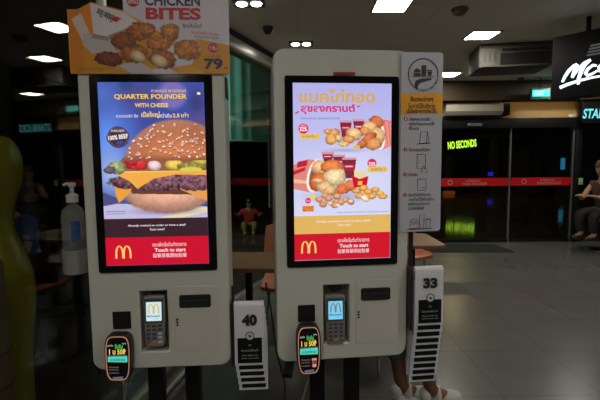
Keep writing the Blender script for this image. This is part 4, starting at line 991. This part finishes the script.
    for s in 'lr':
        i = len(P); P += [v['shoulder_' + s], lerp(v['shoulder_' + s], v['elbow_' + s], sleeve)]; rr += [.066, .058]; EE += [(2, i), (i, i + 1)]
    V, F = skin_mesh([tuple(p) for p in P], EE, rr); MB().add(V, F, shirt, None, True).build('shirt', t)
    P = [v['pelvis'], lerp(v['pelvis'], v['waist'], .35)]; rr = [(.172, .132), (.16, .125)]; EE = [(0, 1)]
    for s in 'lr':
        i = len(P); P += [v['hip_' + s], v['knee_' + s], lerp(v['knee_' + s], v['ankle_' + s], pant_end)]; rr += [.103, .078, .066]; EE += [(0, i), (i, i + 1), (i + 1, i + 2)]
    V, F = skin_mesh([tuple(p) for p in P], EE, rr); MB().add(V, F, pants, None, True).build('trousers', t)
    for s in 'lr':
        a, c = v['ankle_' + s], v['toe_' + s]; dr = (c - a); dr.z = 0; dr.normalize(); sdv = dr.cross(Vector((0, 0, 1)))
        zf = min(a.z - .075, c.z - .02); b = MB(); M = Matrix((sdv, -dr, Vector((0, 0, 1)))).transposed().to_4x4(); M.translation = Vector((a.x, a.y, zf))
        b.ball((0, -.062, .018), (.046, .122, .022), shoes, M, 16)
        if shoes is M_clog:                                # strapped clogs: sole, wide toe band, heel band
            b.ball((0, -.108, .042), (.047, .070, .036), shoes, M, 14); b.ball((0, -.035, .05), (.046, .032, .055), shoes, M, 12); b.ball((0, .03, .055), (.042, .034, .045), shoes, M, 12)
        else: b.ball((0, -.10, .04), (.045, .10, .035), shoes, M, 14); b.ball((0, .01, .05), (.042, .05, .05), shoes, M, 12)
        b.build('shoe', t)
    return t
M_clog = mat('white_clog', (.62, .60, .56), .55); M_dshoe = mat('dark_shoe', (.03, .03, .03), .5)
def sitting(hs=.45, lean=0.0, arms='table'):
    J = dict(pelvis=(0, .02, hs + .09), waist=(0, .02 - lean * .3, hs + .27), chest=(0, .02 - lean * .7, hs + .44), neck=(0, .01 - lean, hs + .58), head=(0, -.01 - lean * 1.2, hs + .66), face=(0, -1, -.35))
    for s, k in (('l', -1), ('r', 1)):
        J['shoulder_' + s] = (k * .18, .02 - lean * .8, hs + .50); J['elbow_' + s] = (k * .25, -.12 - lean * .8, hs + .27); J['wrist_' + s] = (k * .12, -.34 - lean * .7, hs + .33)
        J['hip_' + s] = (k * .09, 0, hs + .08); J['knee_' + s] = (k * .11, -.42, hs + .06); J['ankle_' + s] = (k * .11, -.40, .09); J['toe_' + s] = (k * .12, -.53, .035)
    return J
# someone walking past behind the chicken kiosk; only calves and white clogs show
J = dict(pelvis=(0, .0, .88), waist=(0, -.02, 1.04), chest=(0, -.03, 1.22), neck=(0, -.03, 1.40), head=(0, -.05, 1.47), face=(0, -1, -.1),
         shoulder_l=(-.17, -.02, 1.32), elbow_l=(-.21, .02, 1.06), wrist_l=(-.18, -.10, .86), shoulder_r=(.17, -.02, 1.32), elbow_r=(.21, .03, 1.06), wrist_r=(.18, -.08, .86),
         hip_l=(-.09, .0, .84), knee_l=(-.09, -.22, .48), ankle_l=(-.02, -.30, .11), toe_l=(-.02, -.44, .05), hip_r=(.09, 0, .84), knee_r=(.07, -.10, .47), ankle_r=(.02, -.145, .11), toe_r=(.02, -.27, .05))
person('person in grey cropped trousers and white clogs walking behind the chicken kiosk', J, (.43, 2.30, 0), R(90), mat('skin_tan', (.20, .09, .045), .5), mat('pale_shirt', (.35, .35, .37), .8), mat('grey_trousers', (.13, .13, .14), .85), mat('black_hair', (.01, .01, .01), .4), 0, M_clog, .62)
# seated woman at the right edge
pw = at_y(599, 205, 6.45)
st = thing('bar_stool', 'orange stool with a chrome foot at the right edge beyond the hanging sign', 'stool', (pw.x + .10, 6.45, 0), R(-70))
MB().lathe([(0, .46), (.17, .46), (.20, .49), (.20, .53), (.17, .55), (0, .55)], M_or, n=28).build('seat', st)
b = MB(); V = [];
b.box((-.19, .15, .50), (.19, .19, .70), M_or, bev=.02); b.build('backrest', st)
MB().tube([(0, 0, .02), (0, 0, .47)], .025, M_chrome).build('stem', st); MB().lathe([(0, 0), (.21, 0), (.20, .012), (.04, .03), (0, .03)], M_chrome).build('foot', st)
Jw = sitting(.53, .08); Jw['ankle_l'] = (-.10, -.36, .27); Jw['ankle_r'] = (.10, -.36, .27); Jw['toe_l'] = (-.10, -.50, .24); Jw['toe_r'] = (.10, -.50, .24)
Jw['head'] = (0, -.10, 1.21)
person('person with long brown hair and bare arms seated on a stool at the right edge', Jw, (pw.x + .08, 6.42, .0), R(-70), mat('skin_light', (.50, .27, .16), .5), mat('brown_top', (.10, .045, .03), .8), mat('black_trousers', (.02, .02, .022), .8), mat('brown_hair', (.10, .045, .02), .5), .08, M_dshoe, .9, .2)
table(pw.x - .15, pw.x + .75, 5.65, 6.12, 'dark counter table in front of the seated person at the right edge', 0, .98, mat('dark_top', (.03, .025, .022), .3))

# ------------------------------------------------------------------ outside, seen through the side glass
table(-2.75, -1.75, 2.75, 3.35, 'dark table outside the glass behind the yellow figure', R(4), .66, mat('dark_table', (.03, .022, .016), .35))
ch = chair(-1.62, 2.85, R(200), 'black chair outside the glass left of the burger kiosk', mat('black_shell', (.012, .012, .013), .4), mat('black_leg', (.02, .02, .02), .4))
pl = at_y(24, 216, 3.75)
Jb = sitting(.42, .16); person('person with fair hair and a blue shirt leaning over the dark table outside', Jb, (pl.x, 3.72, 0), R(-10), M_skin, mat('blue_shirt', (.02, .05, .22), .8), mat('dark_jeans', (.01, .012, .02), .8), mat('fair_hair', (.30, .24, .12), .6), 0, M_dshoe, .95)
chair(pl.x, 3.85, R(-10), 'dark chair under the person in the blue shirt outside', mat('black_shell'), mat('black_leg'), .42)
pc = at_y(249, 206, 8.4)
Jc = sitting(.30, .06); kc = .62
Jc = {k: (v[0] * kc, v[1] * kc, v[2] * kc) for k, v in Jc.items()}
Jc = sitting(.18, .08)
for s in 'lr':
    k = -1 if s == 'l' else 1
    Jc['knee_' + s] = (k * .16, -.30, .34); Jc['ankle_' + s] = (k * .12, -.38, .08); Jc['toe_' + s] = (k * .12, -.50, .035)
    Jc['elbow_' + s] = (k * .30, -.05, .52); Jc['wrist_' + s] = (k * .34, -.22, .60)
pcr = person('person in a red shirt crouching low outside, seen in the gap between the kiosks', Jc, (pc.x, 8.4, -.005), R(5), mat('skin_warm', (.40, .22, .09), .5), mat('red_shirt', (.40, .02, .025), .8), mat('ochre_trousers', (.25, .16, .03), .8), mat('black_hair'), 0, M_dshoe, .9, .9)
pcr.scale = (.70, .70, .70)
# hanging pale green blind beyond the glass, its cord side to the right
a_, c_ = at_y(222, 141, 7.0), at_y(259, 141, 7.0)
t = thing('roller_blind', 'pale green blind hanging outside between the two kiosks', 'blind', ((a_.x + c_.x) / 2, 7.0, a_.z))
b = MB(); W = (c_.x - a_.x) / 2 + .12; V = []; F = []; N = 16
for i in range(N + 1):
    x_ = -W + 2 * W * i / N; y_ = .16 * (i / N) ** 2 * 2 + .012 * math.sin(i * 2.1)
    V += [(x_, y_, 0), (x_, y_, 2.3), (x_, y_ + .01, 2.3), (x_, y_ + .01, 0)]
for i in range(N):
    a = 4 * i
    for k in range(4): F.append([a + k, a + (k + 1) % 4, a + 4 + (k + 1) % 4, a + 4 + k])
b.add(V, F, mat('sea_green_cloth', (.16, .42, .33), .7), None, True); b.build('cloth', t)
MB().tube([(-W, .0, -.0), (0, .05, 0), (W, .32, 0)], .018, mat('blind_rod', (.2, .25, .22), .5)).build('bottom_rod', t)
a_ = at_y(267, 84, 7.6)
t = thing('wall_panel', 'deep blue panel outside, right of the pale green blind', 'panel', (a_.x, 7.6, a_.z))
MB().box((-.20, 0, -.15), (.6, .04, 1.2), mat('deep_blue_board', (.03, .05, .13), .6), bev=.005).build('board', t)
MB().box((-.005, -.02, -2.2), (.02, 0, 1.2), mat('pale_post', (.3, .28, .25), .5)).build('post', t)
# added lamps, none seen there, to brighten the outside and the hall
def lamp(name, label, loc, energy, col, size=.25, target=None):
    t = thing(name, label, 'lamp', loc)
    L = bpy.data.lights.new(name, 'AREA'); L.shape = 'DISK'; L.size = size; L.energy = energy; L.color = col
    o = bpy.data.objects.new('bulb', L); COL.objects.link(o); o.parent = t
    if target is not None: o.rotation_euler = (Vector(target) - Vector(loc)).to_track_quat('-Z', 'Y').to_euler()
    MB().lathe([(0, .05), (size * .5, .05), (size * .62, .01), (size * .62, 0), (size * .6, .0), (size * .48, .045), (0, .045)], mat('lamp_shade_dark', (.05, .05, .05), .5), M=(Vector(target) - Vector(loc)).to_track_quat('-Z', 'Y').to_matrix().to_4x4() if target is not None else None).build('shade', t)
    return t
lamp('added_lamp', 'added lamp outside brightening the pale green blind from the left', (-2.6, 6.1, 2.9), 60, (.75, 1, .9), .25, (-1.1, 7.0, 2.4))  # added to brighten the blind
lamp('added_lamp', 'added lamp outside brightening the person in the red shirt', (-2.3, 7.4, 2.6), 9, (1, .8, .6), .25, (-1.03, 8.4, .4))  # added to brighten the crouching person
lamp('added_hall_lamp', 'added warm lamp high in the hall, brightening it beyond the glass doors', (5.5, 15, 4.145), 60, (1, .72, .42), .5, (5.5, 15.5, 0))  # added dim fill light for the hall
t = thing('added_strip', 'added unseen warm light under the fascia brightening the beige wall', 'lamp', (4.0, 6.975, zy(100, 6.92) - .002))  # unseen strip, added to brighten the wall below the fascia
L_ = bpy.data.lights.new('added_strip', 'AREA'); L_.shape = 'RECTANGLE'; L_.size = 1.3; L_.size_y = .03; L_.energy = .75; L_.color = (1, .70, .34)
o_ = bpy.data.objects.new('bulb', L_); COL.objects.link(o_); o_.parent = t; o_.location = (0, .012, -.012); o_.rotation_euler = (R(50), 0, 0)
MB().box((-.68, -.02, -.010), (.68, .03, .0), M_black).build('housing', t)
lamp('added_lamp', 'added lamp outside brightening the yellow figure', (-1.75, .9, 2.7), 1.2, (1, .9, .7), .2, (-1.5, 1.9, 1.0))  # added because the figure came out too dark

# ------------------------------------------------------------------ glossy yellow rounded figure at the left edge
M_yel = mat('yellow_gloss', (.42, .33, .012), .22, noise=.05, scale=3, coat=.4); D_ = 1.90
def yx(px, py): return at_y(px, py, D_)
t = thing('yellow_figure', 'large glossy yellow rounded display figure at the left edge', 'statue', (yx(0, 300).x, D_, 0))
outl = [(137, 6), (141, 10), (148, 14.5), (158, 17.5), (168, 18.6), (180, 18.3), (192, 15.5), (203, 11.8), (215, 10), (228, 11), (238, 14), (248, 18.5), (258, 22.5), (270, 26.5), (283, 29.5), (298, 30.6), (315, 30.2), (332, 28.6), (350, 27.4), (370, 28), (400, 29.5), (440, 31), (480, 33)]
b = MB(); V = []; F = []; N = 28; prof = []
cx0 = -16
for py, px in outl: p = yx(px, py); c = yx(cx0, py); prof.append((p.z, c.x, p.x - c.x))
pz = yx(px, 500).z; prof.append((0.0, prof[-1][1], prof[-1][2]))
prof.insert(0, (prof[0][0] + .012, prof[0][1], prof[0][2] * .55)); prof.insert(0, (prof[0][0] + .004, prof[0][1], .001))
for z_, c, r_ in prof:
    for k in range(N):
        a = 2 * math.pi * k / N; V.append((c - t.location.x + r_ * math.cos(a), r_ * .9 * math.sin(a), max(z_, 0)))
for i in range(len(prof) - 1):
    for k in range(N): F.append([i * N + k, i * N + (k + 1) % N, (i + 1) * N + (k + 1) % N, (i + 1) * N + k])
F.append([(len(prof) - 1) * N + k for k in range(N)])
b.add(V, F, M_yel, None, True); b.build('figure_body', t)
b = MB()
def surf(px, py):                                           # point on the figure's front surface
    z_ = yx(px, py).z; pr = min(prof, key=lambda q: abs(q[0] - z_)); x_ = yx(px, py).x - pr[1]
    return (pr[1] - t.location.x + x_ * .97, -math.sqrt(max(pr[2] ** 2 - x_ * x_, 0)) * .9 - .001, z_)
for dx in (0, 3.2): b.tube([surf(0 + dx * .3, 153), surf(4 + dx, 157), surf(7 + dx, 166), surf(8 + dx, 178), surf(8 + dx, 190), surf(7.5 + dx, 200)], .0022, M_blk2, n=6)
b.tube([surf(7.5, 200), surf(11, 200)], .0022, M_blk2, n=6)
b.build('dark_lines', t)
pr_ = yx(1, 320)
t = thing('rolled_banner', 'pinkish tan rolled banner standing in front of the yellow figure', 'banner', (at_y(-12, 330, 1.62).x, 1.62, 0))
z1 = at_y(2, 262, 1.62).z; x1_ = at_y(6.5, 330, 1.62).x - t.location.x
MB().lathe([(0, 0), (abs(x1_) + .005, 0), (abs(x1_), .3), (abs(x1_) - .002, z1 * .7), (abs(x1_) - .008, z1), (0, z1 + .01)], mat('tan_cloth', (.20, .12, .075), .7, noise=.1, bump=.3)).build('roll', t)
b = MB()
for k in range(6): b.lathe([(abs(x1_) + .001, k * .14 + .1), (abs(x1_) + .003, k * .14 + .104), (abs(x1_) + .001, k * .14 + .108)], mat('tan_band', (.10, .06, .04), .7))
b.build('bands', t)
# thin black cable behind the kiosks
q = [on(KL, .42, .10, SZ - .47), on(KL, .44, .14, SZ - .60), on(KL, .46, .16, SZ - .80), on(KL, .50, .22, SZ - 1.0), on(KL, .47, .3, .006), on(KL, .25, .35, .016)]
tag(MB().tube(q, .004, M_blk2).build('power_cable'), 'thin black cable hanging down between the two kiosks', 'cable')
